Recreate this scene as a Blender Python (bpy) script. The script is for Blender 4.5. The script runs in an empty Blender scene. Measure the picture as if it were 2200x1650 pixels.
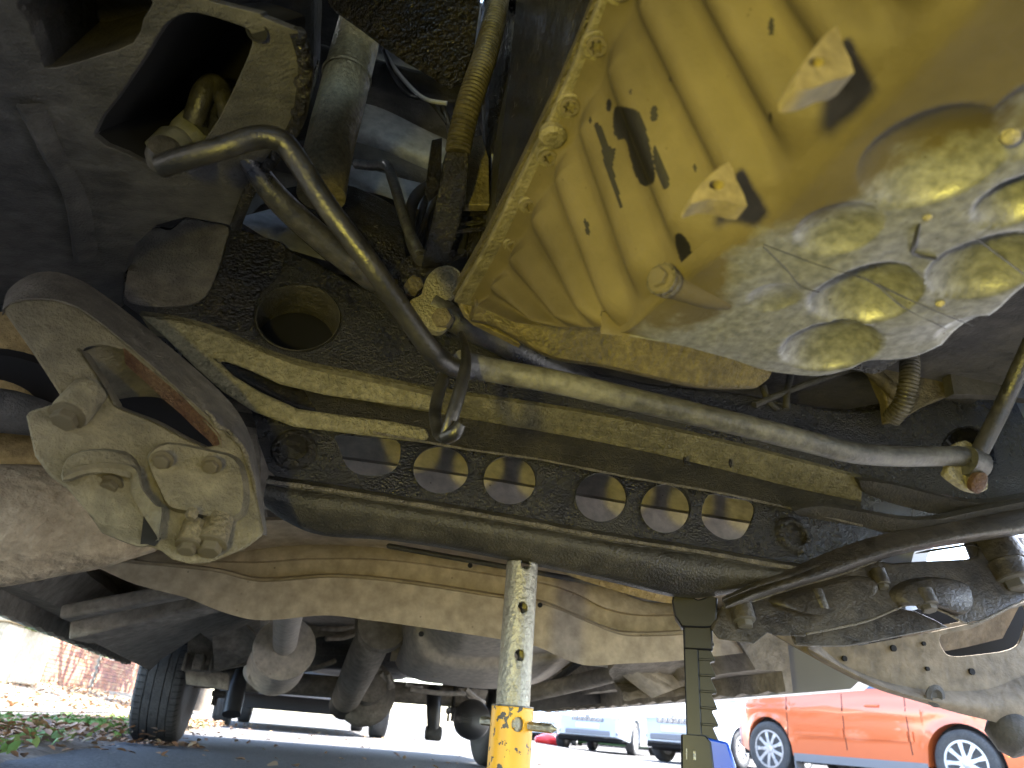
import bpy, bmesh, math, random
from mathutils import Vector, Matrix, noise
from mathutils.geometry import delaunay_2d_cdt
random.seed(7)
S = bpy.context.scene
COL = S.collection
rad = math.radians

# ------------------------------------------------------------------ camera, sky, sun, exposure
F, PITCH, ROLL, CAMH = 1500.0, rad(26.4), math.atan(.084), .18
fwd = Vector((0, math.cos(PITCH), math.sin(PITCH)))
up0 = Vector((0, -math.sin(PITCH), math.cos(PITCH)))
rt0 = Vector((1, 0, 0))
RT = rt0 * math.cos(ROLL) + up0 * math.sin(ROLL)
UP = up0 * math.cos(ROLL) - rt0 * math.sin(ROLL)
CAM = Vector((0, 0, CAMH))
cd = bpy.data.cameras.new('camera')
cd.lens = F / 2200 * 36; cd.sensor_width = 36; cd.clip_start = .01; cd.clip_end = 400
cd.dof.use_dof = True; cd.dof.focus_distance = 1.0; cd.dof.aperture_fstop = 8.5
cam = bpy.data.objects.new('camera', cd); COL.objects.link(cam)
m = Matrix((RT, UP, -fwd)).transposed().to_4x4(); m.translation = CAM
cam.matrix_world = m
S.camera = cam

SUN_EL, SUN_AZ = 54.0, 62.0        # azimuth clockwise from +Y, where the sun stands
W = bpy.data.worlds.new('World'); S.world = W; W.use_nodes = True
nt = W.node_tree
sky = nt.nodes.new('ShaderNodeTexSky'); sky.sky_type = 'NISHITA'; sky.sun_disc = False
sky.sun_elevation = rad(SUN_EL); sky.sun_rotation = rad(SUN_AZ); sky.dust_density = 1.5
bg = nt.nodes['Background']; bg.inputs['Strength'].default_value = .15
nt.links.new(sky.outputs[0], bg.inputs[0])
sd = bpy.data.lights.new('sun', 'SUN'); sd.energy = 4.2; sd.angle = rad(.5); sd.color = (1, .93, .82)
so = bpy.data.objects.new('sun', sd); COL.objects.link(so)
sv = Vector((math.sin(rad(SUN_AZ)) * math.cos(rad(SUN_EL)), math.cos(rad(SUN_AZ)) * math.cos(rad(SUN_EL)), math.sin(rad(SUN_EL))))
so.rotation_euler = sv.to_track_quat('Z', 'Y').to_euler(); so.location = sv * 20
S.view_settings.view_transform = 'Standard'; S.view_settings.look = 'None'
S.view_settings.gamma = 1; S.view_settings.exposure = 3.6
S.view_settings.use_curve_mapping = False
S.cycles.use_denoising = True
S.cycles.max_bounces = 10; S.cycles.diffuse_bounces = 5; S.cycles.glossy_bounces = 4
S.cycles.sample_clamp_indirect = 6

# ------------------------------------------------------------------ frames: the raised van stands at a slight angle to the camera
def ray(px, py): return fwd * F + RT * (px - 1100) - UP * (py - 825)
VA = ray(640, 1575).normalized()                       # along the van, towards its rear
VL = VA.cross(Vector((0, 0, 1))).normalized()          # across
VU = VL.cross(VA)                                      # up
VM = Matrix((VL, VA, VU)).transposed().to_4x4()
VI = VM.inverted()
CV = VI @ CAM
def vray(px, py):
    d = ray(px, py); return Vector((d.dot(VL), d.dot(VA), d.dot(VU)))
def PL(px, py, l):
    d = vray(px, py); return CV + d * ((l - CV.y) / d.y)
def PH(px, py, h):
    d = vray(px, py); return CV + d * ((h - CV.z) / d.z)
def PW(px, py, w):
    d = vray(px, py); return CV + d * ((w - CV.x) / d.x)
def PX(v):                                             # van point -> photo coordinates
    d = VM @ v - CAM; z = d.dot(fwd)
    return 1100 + F * d.dot(RT) / z, 825 - F * d.dot(UP) / z
def G(px, py, z=0.0):
    d = ray(px, py); return CAM + d * ((z - CAM.z) / d.z)
def DP(px, py, dep): return CAM + ray(px, py) * (dep / F)
def fL(l): return lambda x, y: PL(x, y, l)
def fH(h): return lambda x, y: PH(x, y, h)
def fP(a, b, c):                                       # plane through three (px, py, l)
    A, B, C = (PL(*q) for q in (a, b, c)); n = (B - A).cross(C - A)
    def f(x, y):
        d = vray(x, y); return CV + d * (n.dot(A - CV) / n.dot(d))
    return f

# ------------------------------------------------------------------ materials
MATS = {}
def nmat(name):
    m = bpy.data.materials.new(name); m.use_nodes = True
    MATS[name] = m
    return m, m.node_tree, m.node_tree.nodes['Principled BSDF']
def N(nt, t, **k):
    n = nt.nodes.new(t)
    for a, b in k.items():
        if a.startswith('i_'): n.inputs[a[2:].replace('_', ' ')].default_value = b
        else: setattr(n, a, b)
    return n
def ramp(nt, src, stops):
    r = nt.nodes.new('ShaderNodeValToRGB'); e = r.color_ramp.elements
    while len(e) < len(stops): e.new(.5)
    for q, (p, c) in zip(e, stops):
        q.position = p; q.color = (c, c, c, 1) if isinstance(c, (int, float)) else (*c, 1)
    nt.links.new(src, r.inputs[0]); return r
def mixc(nt, fac, a, b):
    x = nt.nodes.new('ShaderNodeMix'); x.data_type = 'RGBA'
    for s, v in ((0, fac), (6, a), (7, b)):
        if hasattr(v, 'is_output'): nt.links.new(v, x.inputs[s])
        elif s == 0: x.inputs[0].default_value = v
        else: x.inputs[s].default_value = (*v, 1)
    return x.outputs[2]
def grime(name, base, dust, amt=.5, dscale=7, rough=(.45, .85), metal=0.0, bump=.25, bscale=160, speck=None, wear=0, spec=.5, edge=.18):
    """painted or bare metal under an uneven coat of road dust"""
    m, nt, b = nmat(name); L = nt.links.new
    tc = N(nt, 'ShaderNodeTexCoord')
    n1 = N(nt, 'ShaderNodeTexNoise', i_Scale=dscale, i_Detail=9, i_Roughness=.65)
    n2 = N(nt, 'ShaderNodeTexNoise', i_Scale=dscale * 9, i_Detail=6, i_Roughness=.6)
    n3 = N(nt, 'ShaderNodeTexNoise', i_Scale=bscale, i_Detail=3, i_Roughness=.55)
    for n in (n1, n2, n3): L(tc.outputs['Object'], n.inputs['Vector'])
    add = N(nt, 'ShaderNodeMath', operation='ADD'); L(n1.outputs[0], add.inputs[0])
    mul = N(nt, 'ShaderNodeMath', operation='MULTIPLY'); L(n2.outputs[0], mul.inputs[0]); mul.inputs[1].default_value = .45
    L(mul.outputs[0], add.inputs[1])
    c = .725 + (.5 - amt) * .6
    r = ramp(nt, add.outputs[0], [(max(0, c - edge), 0), (min(1, c + edge), 1)])
    col = mixc(nt, r.outputs[0], base, dust)
    r2 = ramp(nt, n2.outputs[0], [(.3, .72), (.7, 1.18)])
    mm = N(nt, 'ShaderNodeMix', data_type='RGBA', blend_type='MULTIPLY'); mm.inputs[0].default_value = 1
    L(col, mm.inputs[6]); L(r2.outputs[0], mm.inputs[7]); col = mm.outputs[2]
    if speck:
        n4 = N(nt, 'ShaderNodeTexVoronoi', i_Scale=speck[1]); L(tc.outputs['Object'], n4.inputs['Vector'])
        r4 = ramp(nt, n4.outputs['Distance'], [(.05, 1), (.13, 0)])
        n5 = N(nt, 'ShaderNodeTexNoise', i_Scale=speck[1] * .35); L(tc.outputs['Object'], n5.inputs['Vector'])
        r5 = ramp(nt, n5.outputs[0], [(.55, 0), (.62, 1)])
        mu = N(nt, 'ShaderNodeMath', operation='MULTIPLY'); L(r4.outputs[0], mu.inputs[0]); L(r5.outputs[0], mu.inputs[1])
        col = mixc(nt, mu.outputs[0], col, speck[0])
    L(col, b.inputs['Base Color'])
    rr = N(nt, 'ShaderNodeMapRange'); L(r.outputs[0], rr.inputs[0]); rr.inputs[3].default_value, rr.inputs[4].default_value = rough
    L(rr.outputs[0], b.inputs['Roughness'])
    b.inputs['Metallic'].default_value = metal
    b.inputs['Specular IOR Level'].default_value = spec
    bp = N(nt, 'ShaderNodeBump', i_Strength=min(1, bump * 1.3), i_Distance=.009); L(n3.outputs[0], bp.inputs['Height'])
    bp2 = N(nt, 'ShaderNodeBump', i_Strength=min(1, bump * .7), i_Distance=.012); L(n2.outputs[0], bp2.inputs['Height'])
    L(bp2.outputs[0], bp.inputs['Normal']); L(bp.outputs[0], b.inputs['Normal'])
    return m
def plain(name, c, rough=.5, metal=0, **k):
    m, nt, b = nmat(name)
    b.inputs['Base Color'].default_value = (*c, 1); b.inputs['Roughness'].default_value = rough; b.inputs['Metallic'].default_value = metal
    for a, v in k.items(): b.inputs[a.replace('_', ' ')].default_value = v
    return m
TAN = (.36, .285, .205)
grime('cast_black', (.008, .0078, .0085), (.03, .028, .026), .38, 7, (.20, .55), 0, .6, 290, spec=.8)
grime('cast_speckled', (.018, .017, .016), (.078, .07, .052), .5, 14, (.5, .85), 0, .75, 280)
grime('cast_olive', (.045, .042, .034), (.11, .10, .07), .5, 6, (.35, .65), .1, .55, 190, spec=.6)
grime('lip_dust_lit', (.19, .172, .095), (.31, .28, .165), .55, 12, (.5, .8), .1, .7, 190)  # dust, plus the lamp's yellow light painted in as a lighter colour
grime('lip_mid', (.10, .09, .05), (.22, .198, .115), .5, 9, (.45, .75), .1, .6, 240)  # weaker painted-in lamp light where the lip fades to the right
grime('lower_dark', (.026, .025, .022), (.062, .057, .044), .45, 5, (.35, .6), .1, .32, 280, spec=.55)
grime('oily_plate', (.009, .009, .0105), (.03, .029, .028), .34, 8, (.18, .5), 0, .5, 300, spec=.7)
grime('oily_black', (.012, .011, .009), (.05, .042, .025), .34, 11, (.10, .4), 0, 1.0, 190, spec=.7)
grime('rail_dusty', (.05, .049, .049), (.125, .12, .115), .5, 4, (.6, .9), 0, .3, 260)
grime('pad_dusty', (.085, .078, .069), (.165, .15, .128), .55, 5, (.6, .9), 0, .45, 240)
grime('bracket_tan', (.09, .08, .054), (.17, .149, .10), .55, 5, (.55, .85), .1, .3, 240, speck=((.05, .04, .03), 90))
grime('bracket_oily', (.035, .031, .028), (.09, .078, .062), .42, 6, (.28, .6), .1, .22, 200, spec=.55)
grime('underbody_tan', (.40, .325, .22), (.46, .385, .275), .6, 3.5, (.7, .9), 0, .12, 120, speck=((.10, .075, .05), 42))
grime('shield_tan', (.12, .10, .075), (.21, .175, .135), .5, 4, (.65, .9), 0, .25, 60)
grime('underbody_grey', (.22, .195, .16), (.34, .305, .255), .5, 3.5, (.7, .92), 0, .5, 70)
grime('underbody_dark', (.03, .029, .028), (.08, .074, .066), .45, 3.5, (.6, .9), 0, .3, 90)
grime('muffler_dust', (.48, .435, .37), (.54, .49, .42), .6, 5, (.55, .8), .15, .1, 150, speck=((.12, .09, .07), 60))
grime('liner_grey', (.17, .18, .20), (.26, .265, .275), .5, 5, (.4, .75), 0, .15, 60)
grime('rusty', (.10, .038, .018), (.20, .13, .075), .45, 25, (.6, .9), .1, .8, 300)
grime('clay_mud', (.30, .235, .155), (.42, .345, .25), .55, 6, (.85, .97), 0, .7, 45)
grime('clay_yellow', (.28, .20, .085), (.45, .34, .16), .55, 7, (.8, .95), 0, .6, 60)
grime('rod_grey', (.07, .07, .075), (.17, .168, .165), .5, 14, (.32, .6), .35, .14, 260)
grime('bar_steel', (.011, .011, .013), (.034, .032, .031), .42, 6, (.30, .55), .1, .10, 260, spec=.6)
grime('bar_dusty', (.05, .049, .046), (.15, .145, .125), .5, 9, (.38, .6), .15, .12, 240, spec=.6)
grime('rod_black', (.02, .021, .025), (.075, .07, .066), .4, 8, (.26, .6), 0, .14, 240, spec=.7)
grime('column_olive', (.13, .11, .055), (.26, .225, .13), .5, 16, (.35, .7), .3, .3, 180, speck=((.04, .035, .02), 55))
grime('zinc_tube', (.26, .255, .235), (.40, .385, .335), .5, 16, (.32, .55), .75, .25, 200)
grime('seam_bare', (.11, .10, .085), (.30, .27, .22), .5, 60, (.45, .8), .2, 1.0, 260)
grime('bare_lug', (.28, .255, .17), (.40, .365, .25), .5, 30, (.45, .7), .35, .6, 240, speck=((.06, .05, .03), 120))
grime('bolt_dusty', (.10, .085, .054), (.19, .16, .105), .5, 30, (.5, .8), .3, .4, 260)
grime('bolt_oily', (.10, .095, .085), (.19, .18, .16), .5, 30, (.3, .6), .4, .4, 260)
grime('ear_dusty', (.15, .12, .055), (.19, .155, .08), .55, 20, (.6, .85), .05, .06, 240)
grime('gasket', (.05, .042, .025), (.12, .10, .055), .4, 40, (.5, .8), 0, .5, 300)
grime('bronze_cover', (.07, .058, .030), (.17, .14, .075), .5, 12, (.45, .75), .25, .35, 220, speck=((.06, .05, .03), 80))
grime('tyre_rubber', (.028, .028, .029), (.075, .072, .068), .42, 7, (.6, .88), 0, .3, 120)
grime('hose_plastic', (.045, .04, .025), (.12, .105, .07), .5, 25, (.3, .6), 0, .1, 200)
grime('alloy', (.45, .46, .48), (.55, .55, .55), .5, 6, (.25, .45), .7, .05, 100)
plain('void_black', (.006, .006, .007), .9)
plain('black_plastic', (.02, .02, .022), .4)
plain('jack_black', (.007, .0075, .010), .38, 0, Specular_IOR_Level=.35)
plain('blue_paint', (.006, .07, .55), .28, 0, Coat_Weight=.3)
plain('white_paint', (.78, .8, .82), .22, 0, Coat_Weight=.8, Coat_Roughness=.05)
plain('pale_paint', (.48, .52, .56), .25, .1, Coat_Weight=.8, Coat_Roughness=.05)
plain('dark_paint', (.03, .032, .036), .3, 0, Coat_Weight=.6)
plain('silver_paint', (.55, .60, .66), .25, .2, Coat_Weight=.8, Coat_Roughness=.05)
plain('grey_trim', (.18, .18, .19), .55)
plain('glass', (.06, .09, .12), .04, 0, Specular_IOR_Level=.9)
plain('lamp_clear', (.7, .72, .75), .12, .3)
plain('lamp_red', (.55, .02, .02), .2)
plain('chrome', (.75, .75, .76), .15, 1)
plain('cable_grey', (.35, .36, .37), .5)
plain('pale_mark', (.42, .37, .25), .7)

def red_paint():
    m, nt, b = nmat('red_paint')
    b.inputs['Base Color'].default_value = (.52, .105, .025, 1); b.inputs['Roughness'].default_value = .3
    b.inputs['Metallic'].default_value = .15; b.inputs['Coat Weight'].default_value = 1; b.inputs['Coat Roughness'].default_value = .04
red_paint()
def yellow_paint():
    m, nt, b = nmat('yellow_paint'); L = nt.links.new
    tc = N(nt, 'ShaderNodeTexCoord')
    n1 = N(nt, 'ShaderNodeTexNoise', i_Scale=95, i_Detail=5, i_Roughness=.6); L(tc.outputs['Object'], n1.inputs['Vector'])
    n2 = N(nt, 'ShaderNodeTexNoise', i_Scale=24, i_Detail=4); L(tc.outputs['Object'], n2.inputs['Vector'])
    mx = N(nt, 'ShaderNodeMath', operation='MULTIPLY_ADD'); L(n2.outputs[0], mx.inputs[0]); mx.inputs[1].default_value = .55; L(n1.outputs[0], mx.inputs[2])
    r = ramp(nt, mx.outputs[0], [(.895, 0), (.905, 1)])
    base = mixc(nt, ramp(nt, n2.outputs[0], [(.3, 0), (.7, 1)]).outputs[0], (.70, .34, .012), (.78, .43, .02))
    L(mixc(nt, r.outputs[0], base, (.055, .05, .045)), b.inputs['Base Color'])
    b.inputs['Roughness'].default_value = .4
    bp = N(nt, 'ShaderNodeBump', i_Strength=.5, i_Distance=.001, invert=True); L(r.outputs[0], bp.inputs['Height']); L(bp.outputs[0], b.inputs['Normal'])
yellow_paint()
def pan_mat(name, grey):
    """dusty cast alloy; the attribute 'stain' holds the dark oil runs, 'clean' where dust was washed off"""
    m, nt, b = nmat(name); L = nt.links.new
    tc = N(nt, 'ShaderNodeTexCoord')
    n1 = N(nt, 'ShaderNodeTexNoise', i_Scale=9, i_Detail=8, i_Roughness=.6); n2 = N(nt, 'ShaderNodeTexNoise', i_Scale=150, i_Detail=5)
    n3 = N(nt, 'ShaderNodeTexNoise', i_Scale=480, i_Detail=2)
    for n in (n1, n2, n3): L(tc.outputs['Object'], n.inputs['Vector'])
    dust = mixc(nt, ramp(nt, n1.outputs[0], [(.35, 0), (.65, 1)]).outputs[0], (.056, .045, .022), (.098, .080, .044))
    at = N(nt, 'ShaderNodeAttribute', attribute_name='clean'); st = N(nt, 'ShaderNodeAttribute', attribute_name='stain')
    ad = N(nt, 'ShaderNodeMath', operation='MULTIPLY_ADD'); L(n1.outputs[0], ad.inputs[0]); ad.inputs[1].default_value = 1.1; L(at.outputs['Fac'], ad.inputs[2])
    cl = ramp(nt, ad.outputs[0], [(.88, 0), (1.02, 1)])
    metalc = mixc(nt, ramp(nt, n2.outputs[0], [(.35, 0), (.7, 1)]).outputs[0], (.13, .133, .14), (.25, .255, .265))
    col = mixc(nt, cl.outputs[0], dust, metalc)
    v = N(nt, 'ShaderNodeTexVoronoi', i_Scale=130); L(tc.outputs['Object'], v.inputs['Vector'])
    sp = ramp(nt, v.outputs['Distance'], [(.06, 1), (.14, 0)]); n5 = N(nt, 'ShaderNodeTexNoise', i_Scale=60); L(tc.outputs['Object'], n5.inputs['Vector'])
    mu = N(nt, 'ShaderNodeMath', operation='MULTIPLY'); L(sp.outputs[0], mu.inputs[0]); L(ramp(nt, n5.outputs[0], [(.56, 0), (.6, 1)]).outputs[0], mu.inputs[1])
    col = mixc(nt, mu.outputs[0], col, (.06, .045, .02))
    stn = ramp(nt, st.outputs['Fac'], [(.4, 0), (.6, 1)])
    col = mixc(nt, stn.outputs[0], col, (.004, .0035, .003))
    L(col, b.inputs['Base Color'])
    rr = N(nt, 'ShaderNodeMapRange'); L(cl.outputs[0], rr.inputs[0]); rr.inputs[3].default_value = .72; rr.inputs[4].default_value = .42
    r2 = N(nt, 'ShaderNodeMix'); L(stn.outputs[0], r2.inputs[0]); L(rr.outputs[0], r2.inputs[2]); r2.inputs[3].default_value = .6
    L(r2.outputs[0], b.inputs['Roughness'])
    b.inputs['Specular IOR Level'].default_value = .3
    me = N(nt, 'ShaderNodeMath', operation='MULTIPLY'); L(cl.outputs[0], me.inputs[0]); me.inputs[1].default_value = .35; L(me.outputs[0], b.inputs['Metallic'])
    bp = N(nt, 'ShaderNodeBump', i_Strength=.16, i_Distance=.002); L(n3.outputs[0], bp.inputs['Height'])
    bp2 = N(nt, 'ShaderNodeBump', i_Strength=.13, i_Distance=.003); L(n2.outputs[0], bp2.inputs['Height']); L(bp2.outputs[0], bp.inputs['Normal'])
    L(bp.outputs[0], b.inputs['Normal'])
pan_mat('pan_alloy', 0)
def asphalt():
    m, nt, b = nmat('asphalt'); L = nt.links.new
    tc = N(nt, 'ShaderNodeTexCoord')
    n1 = N(nt, 'ShaderNodeTexNoise', i_Scale=120, i_Detail=3); n2 = N(nt, 'ShaderNodeTexNoise', i_Scale=.8, i_Detail=6); v = N(nt, 'ShaderNodeTexVoronoi', i_Scale=95)
    for n in (n1, n2, v): L(tc.outputs['Object'], n.inputs['Vector'])
    c = mixc(nt, ramp(nt, v.outputs['Color'], [(.2, 0), (.9, 1)]).outputs[0], (.035, .036, .04), (.10, .10, .105))
    c = mixc(nt, ramp(nt, n2.outputs[0], [(.4, 0), (.65, .5)]).outputs[0], c, (.09, .085, .08))
    L(c, b.inputs['Base Color']); b.inputs['Roughness'].default_value = .85
    bp = N(nt, 'ShaderNodeBump', i_Strength=.7, i_Distance=.006); L(v.outputs['Distance'], bp.inputs['Height']); L(bp.outputs[0], b.inputs['Normal'])
asphalt()
def leafy(name, cols, rough=.7, trans=.0):
    m, nt, b = nmat(name); L = nt.links.new
    a = N(nt, 'ShaderNodeAttribute', attribute_name='tint')
    r = nt.nodes.new('ShaderNodeValToRGB'); e = r.color_ramp.elements
    while len(e) < len(cols): e.new(.5)
    for i, c in enumerate(cols): e[i].position = i / (len(cols) - 1); e[i].color = (*c, 1)
    L(a.outputs['Fac'], r.inputs[0]); L(r.outputs[0], b.inputs['Base Color']); b.inputs['Roughness'].default_value = rough
leafy('dead_leaves', [(.20, .09, .04), (.33, .17, .07), (.28, .16, .10), (.40, .27, .14), (.17, .11, .08)])
leafy('weed_green', [(.08, .16, .03), (.14, .24, .05), (.20, .27, .08), (.10, .19, .08)])
leafy('strap_leaf', [(.08, .17, .03), (.15, .26, .05), (.24, .33, .10)])
leafy('tree_leaf', [(.05, .09, .02), (.08, .13, .03), (.14, .14, .04)])
leafy('hedge_leaf', [(.03, .07, .015), (.05, .10, .02), (.08, .13, .03)])
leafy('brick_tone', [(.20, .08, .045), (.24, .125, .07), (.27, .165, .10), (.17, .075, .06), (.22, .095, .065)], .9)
grime('bark', (.10, .075, .055), (.19, .155, .12), .5, 6, (.85, .97), 0, .9, 30)
grime('mortar', (.20, .18, .15), (.27, .245, .20), .5, 9, (.85, .95), 0, .4, 60)
grime('stone_cream', (.28, .24, .17), (.38, .33, .24), .5, 3, (.8, .95), 0, .5, 25)
grime('path_gravel', (.13, .12, .10), (.22, .20, .16), .5, 3, (.85, .95), 0, .6, 60)
grime('soil', (.09, .065, .045), (.18, .14, .10), .5, 4, (.9, .98), 0, .8, 40)
grime('kerb_stone', (.25, .24, .23), (.36, .35, .33), .5, 5, (.85, .95), 0, .4, 40)
grime('render_wall', (.50, .42, .35), (.58, .50, .43), .5, 1.2, (.85, .95), 0, .2, 20)
grime('roof_tile', (.20, .09, .06), (.27, .14, .10), .5, 2, (.8, .95), 0, .3, 10)

# ------------------------------------------------------------------ mesh helpers
def tag(o, label=None, cat=None, group=None, kind=None):
    for k, v in (('label', label), ('category', cat), ('group', group), ('kind', kind)):
        if v: o[k] = v
    return o
def empty(name, label=None, cat=None, loc=(0, 0, 0), rot=None, mw=None, group=None):
    o = bpy.data.objects.new(name, None); COL.objects.link(o); o.empty_display_size = .1
    o.location = loc
    if rot: o.rotation_euler = rot
    if mw is not None: o.matrix_world = mw
    return tag(o, label, cat, group)
def obj(name, vs, fs, mat, parent=None, sharp=35, bevel=0, label=None, recalc=True):
    me = bpy.data.meshes.new(name); me.from_pydata([tuple(v) for v in vs], [], fs)
    if recalc:
        bm = bmesh.new(); bm.from_mesh(me); bmesh.ops.remove_doubles(bm, verts=bm.verts, dist=1e-6)
        bmesh.ops.recalc_face_normals(bm, faces=bm.faces); bm.to_mesh(me); bm.free()
    me.materials.append(MATS[mat])
    me.shade_smooth(); me.set_sharp_from_angle(angle=rad(sharp))
    o = bpy.data.objects.new(name, me); COL.objects.link(o)
    if parent: o.parent = parent
    if bevel:
        b = o.modifiers.new('bevel', 'BEVEL'); b.width = bevel; b.segments = 2; b.limit_method = 'ANGLE'; b.angle_limit = rad(40)
    if label: o['label'] = label
    return o
def cat_rom(pts, n, closed=False):
    """n segments per span"""
    P = [Vector(p) for p in pts]; k = len(P); out = []
    rng = range(k) if closed else range(k - 1)
    for i in rng:
        if closed: a, b, c, d = P[i - 1], P[i], P[(i + 1) % k], P[(i + 2) % k]
        else: a, b, c, d = P[max(i - 1, 0)], P[i], P[i + 1], P[min(i + 2, k - 1)]
        for j in range(n):
            t = j / n
            out.append(.5 * ((2 * b) + (c - a) * t + (2 * a - 5 * b + 4 * c - d) * t * t + (3 * b - a - 3 * c + d) * t ** 3))
    if not closed: out.append(P[-1].copy())
    return out
def resample(pts, n):
    d = [0]
    for a, b in zip(pts, pts[1:]): d.append(d[-1] + (b - a).length)
    out = []; j = 0
    for i in range(n):
        s = d[-1] * i / (n - 1)
        while j < len(d) - 2 and d[j + 1] < s: j += 1
        t = (s - d[j]) / max(1e-9, d[j + 1] - d[j]); out.append(pts[j].lerp(pts[j + 1], min(1, max(0, t))))
    return out
def rowL(l, pts): return [PL(p[0], p[1], p[2] if len(p) > 2 else l) for p in pts]
def rowH(h, pts): return [PH(p[0], p[1], p[2] if len(p) > 2 else h) for p in pts]
def loft(name, rows, mat, parent, nu=48, nv=1, off=(0, .004, 0), sharp=35, label=None, wob=0, bevel=0):
    R = [resample(cat_rom(r, 6), nu) for r in rows]
    if nv > 1:
        C = [cat_rom([r[i] for r in R], nv) for i in range(nu)]
        R = [[C[i][j] for i in range(nu)] for j in range(len(C[0]))]
    if wob:
        R = [[p + Vector((noise.noise(p * 40), noise.noise(p * 40 + Vector((9, 0, 0))), noise.noise(p * 40 + Vector((0, 9, 0))))) * wob for p in r] for r in R]
    nr = len(R); off = Vector(off); vs = [p for r in R for p in r] + [p + off for r in R for p in r]
    K = nr * nu; fs = []
    for j in range(nr - 1):
        for i in range(nu - 1):
            a = j * nu + i; q = (a, a + 1, a + nu + 1, a + nu); fs.append(q); fs.append(tuple(K + z for z in reversed(q)))
    ring = [i for i in range(nu)] + [j * nu + nu - 1 for j in range(1, nr)] + [(nr - 1) * nu + i for i in range(nu - 2, -1, -1)] + [j * nu for j in range(nr - 2, 0, -1)]
    for a, b in zip(ring, ring[1:] + ring[:1]): fs.append((a, b, K + b, K + a))
    return obj(name, vs, fs, mat, parent, sharp, bevel, label)
def ell(cx, cy, rx, ry, n=28, a0=0, a1=360):
    return [(cx + rx * math.cos(rad(a0 + (a1 - a0) * i / n)), cy + ry * math.sin(rad(a0 + (a1 - a0) * i / n))) for i in range(n)]
def smooth2(pts, n=4):
    return [(p.x, p.y) for p in cat_rom([Vector((a, b, 0)) for a, b in pts], n, True)]
def inside(p, poly):
    x, y = p; c = False; j = len(poly) - 1
    for i in range(len(poly)):
        a, b = poly[i], poly[j]
        if (a[1] > y) != (b[1] > y) and x < (b[0] - a[0]) * (y - a[1]) / (b[1] - a[1]) + a[0]: c = not c
        j = i
    return c
def solid(polys, f, off):
    """verts, faces of a plate with holes; f maps outline coords to 3D, off extrudes"""
    flat = [Vector((x, y)) for p in polys for x, y in p]; ed = []; s = 0
    for p in polys:
        n = len(p); ed += [(s + i, s + (i + 1) % n) for i in range(n)]; s += n
    V, E_, T, ov, oe, of = delaunay_2d_cdt(flat, ed, [], 0, 1e-6)
    tris = []
    for t in T:
        c = sum((V[i] for i in t), Vector((0, 0))) / len(t)
        if inside(c, polys[0]) and not any(inside(c, h) for h in polys[1:]): tris.append(tuple(t))
    A = [f(v.x, v.y) for v in V]; off = Vector(off)
    B = [a + off for a in A]; K = len(A)
    fs = tris + [tuple(K + i for i in reversed(t)) for t in tris]
    cnt = {}
    for t in tris:
        for a, b in zip(t, t[1:] + t[:1]): cnt.setdefault((min(a, b), max(a, b)), []).append((a, b))
    for k, e in cnt.items():
        if len(e) == 1: a, b = e[0]; fs.append((b, a, K + a, K + b))
    return A + B, fs
def plate(name, f, outline, mat, parent, holes=(), off=(0, .006, 0), sm=0, bevel=.0012, label=None, hsm=0, sharp=30):
    o = smooth2(outline, sm) if sm else outline
    hs = [smooth2(h, hsm) if hsm and len(h) < 20 else h for h in holes]
    vs, fs = solid([o] + hs, f, off)
    return obj(name, vs, fs, mat, parent, sharp, bevel, label)
def frames(P):
    T = [(P[min(i + 1, len(P) - 1)] - P[max(i - 1, 0)]).normalized() for i in range(len(P))]
    u = T[0].orthogonal().normalized(); out = []
    for t in T:
        u = (u - t * u.dot(t)).normalized(); out.append((u, t.cross(u)))
    return out
def tube(name, pts, r, mat, parent, n=16, sub=6, label=None, ripple=None, sharp=35, flat=1):
    """sweep through 3D points; r number or list; ripple=(amp, pitch)"""
    rs = r if isinstance(r, (list, tuple)) else [r] * len(pts)
    P4 = cat_rom([Vector(p) for p in pts], sub)
    RR = [v.x for v in cat_rom([Vector((a, 0, 0)) for a in rs], sub)]
    if ripple:
        tot = sum((b - a).length for a, b in zip(P4, P4[1:])); k = int(tot / ripple[1] * 6)
        RR = [RR[min(len(RR) - 1, int(i * len(RR) / k))] for i in range(k)]
        P4 = resample(P4, k); RR = [a * (1 + ripple[0] * (1 if (i % 6) in (1, 2, 3) else -1 if i % 6 == 5 else 0)) for i, a in enumerate(RR)]
    fr = frames(P4); vs = []; fs = []
    for p, (u, v), q in zip(P4, fr, RR):
        for i in range(n):
            a = 2 * math.pi * i / n; vs.append(p + (u * math.cos(a) + v * math.sin(a) * flat) * q)
    for j in range(len(P4) - 1):
        for i in range(n): fs.append((j * n + i, j * n + (i + 1) % n, (j + 1) * n + (i + 1) % n, (j + 1) * n + i))
    fs.append(tuple(range(n))[::-1]); fs.append(tuple((len(P4) - 1) * n + i for i in range(n)))
    return obj(name, vs, fs, mat, parent, sharp, 0, label)
def axm(pos, axis, spin=0):
    z = Vector(axis).normalized(); q = z.to_track_quat('Z', 'Y'); return Matrix.Translation(Vector(pos)) @ q.to_matrix().to_4x4() @ Matrix.Rotation(spin, 4, 'Z')
def lathe(name, prof, M, mat, parent, n=32, sharp=35, label=None, bevel=0):
    vs = []; fs = []
    for r, z in prof:
        for i in range(n):
            a = 2 * math.pi * i / n; vs.append(M @ Vector((r * math.cos(a), r * math.sin(a), z)))
    for j in range(len(prof) - 1):
        for i in range(n): fs.append((j * n + i, j * n + (i + 1) % n, (j + 1) * n + (i + 1) % n, (j + 1) * n + i))
    fs.append(tuple(range(n))[::-1]); fs.append(tuple((len(prof) - 1) * n + i for i in range(n)))
    return obj(name, vs, fs, mat, parent, sharp, bevel, label)
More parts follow.
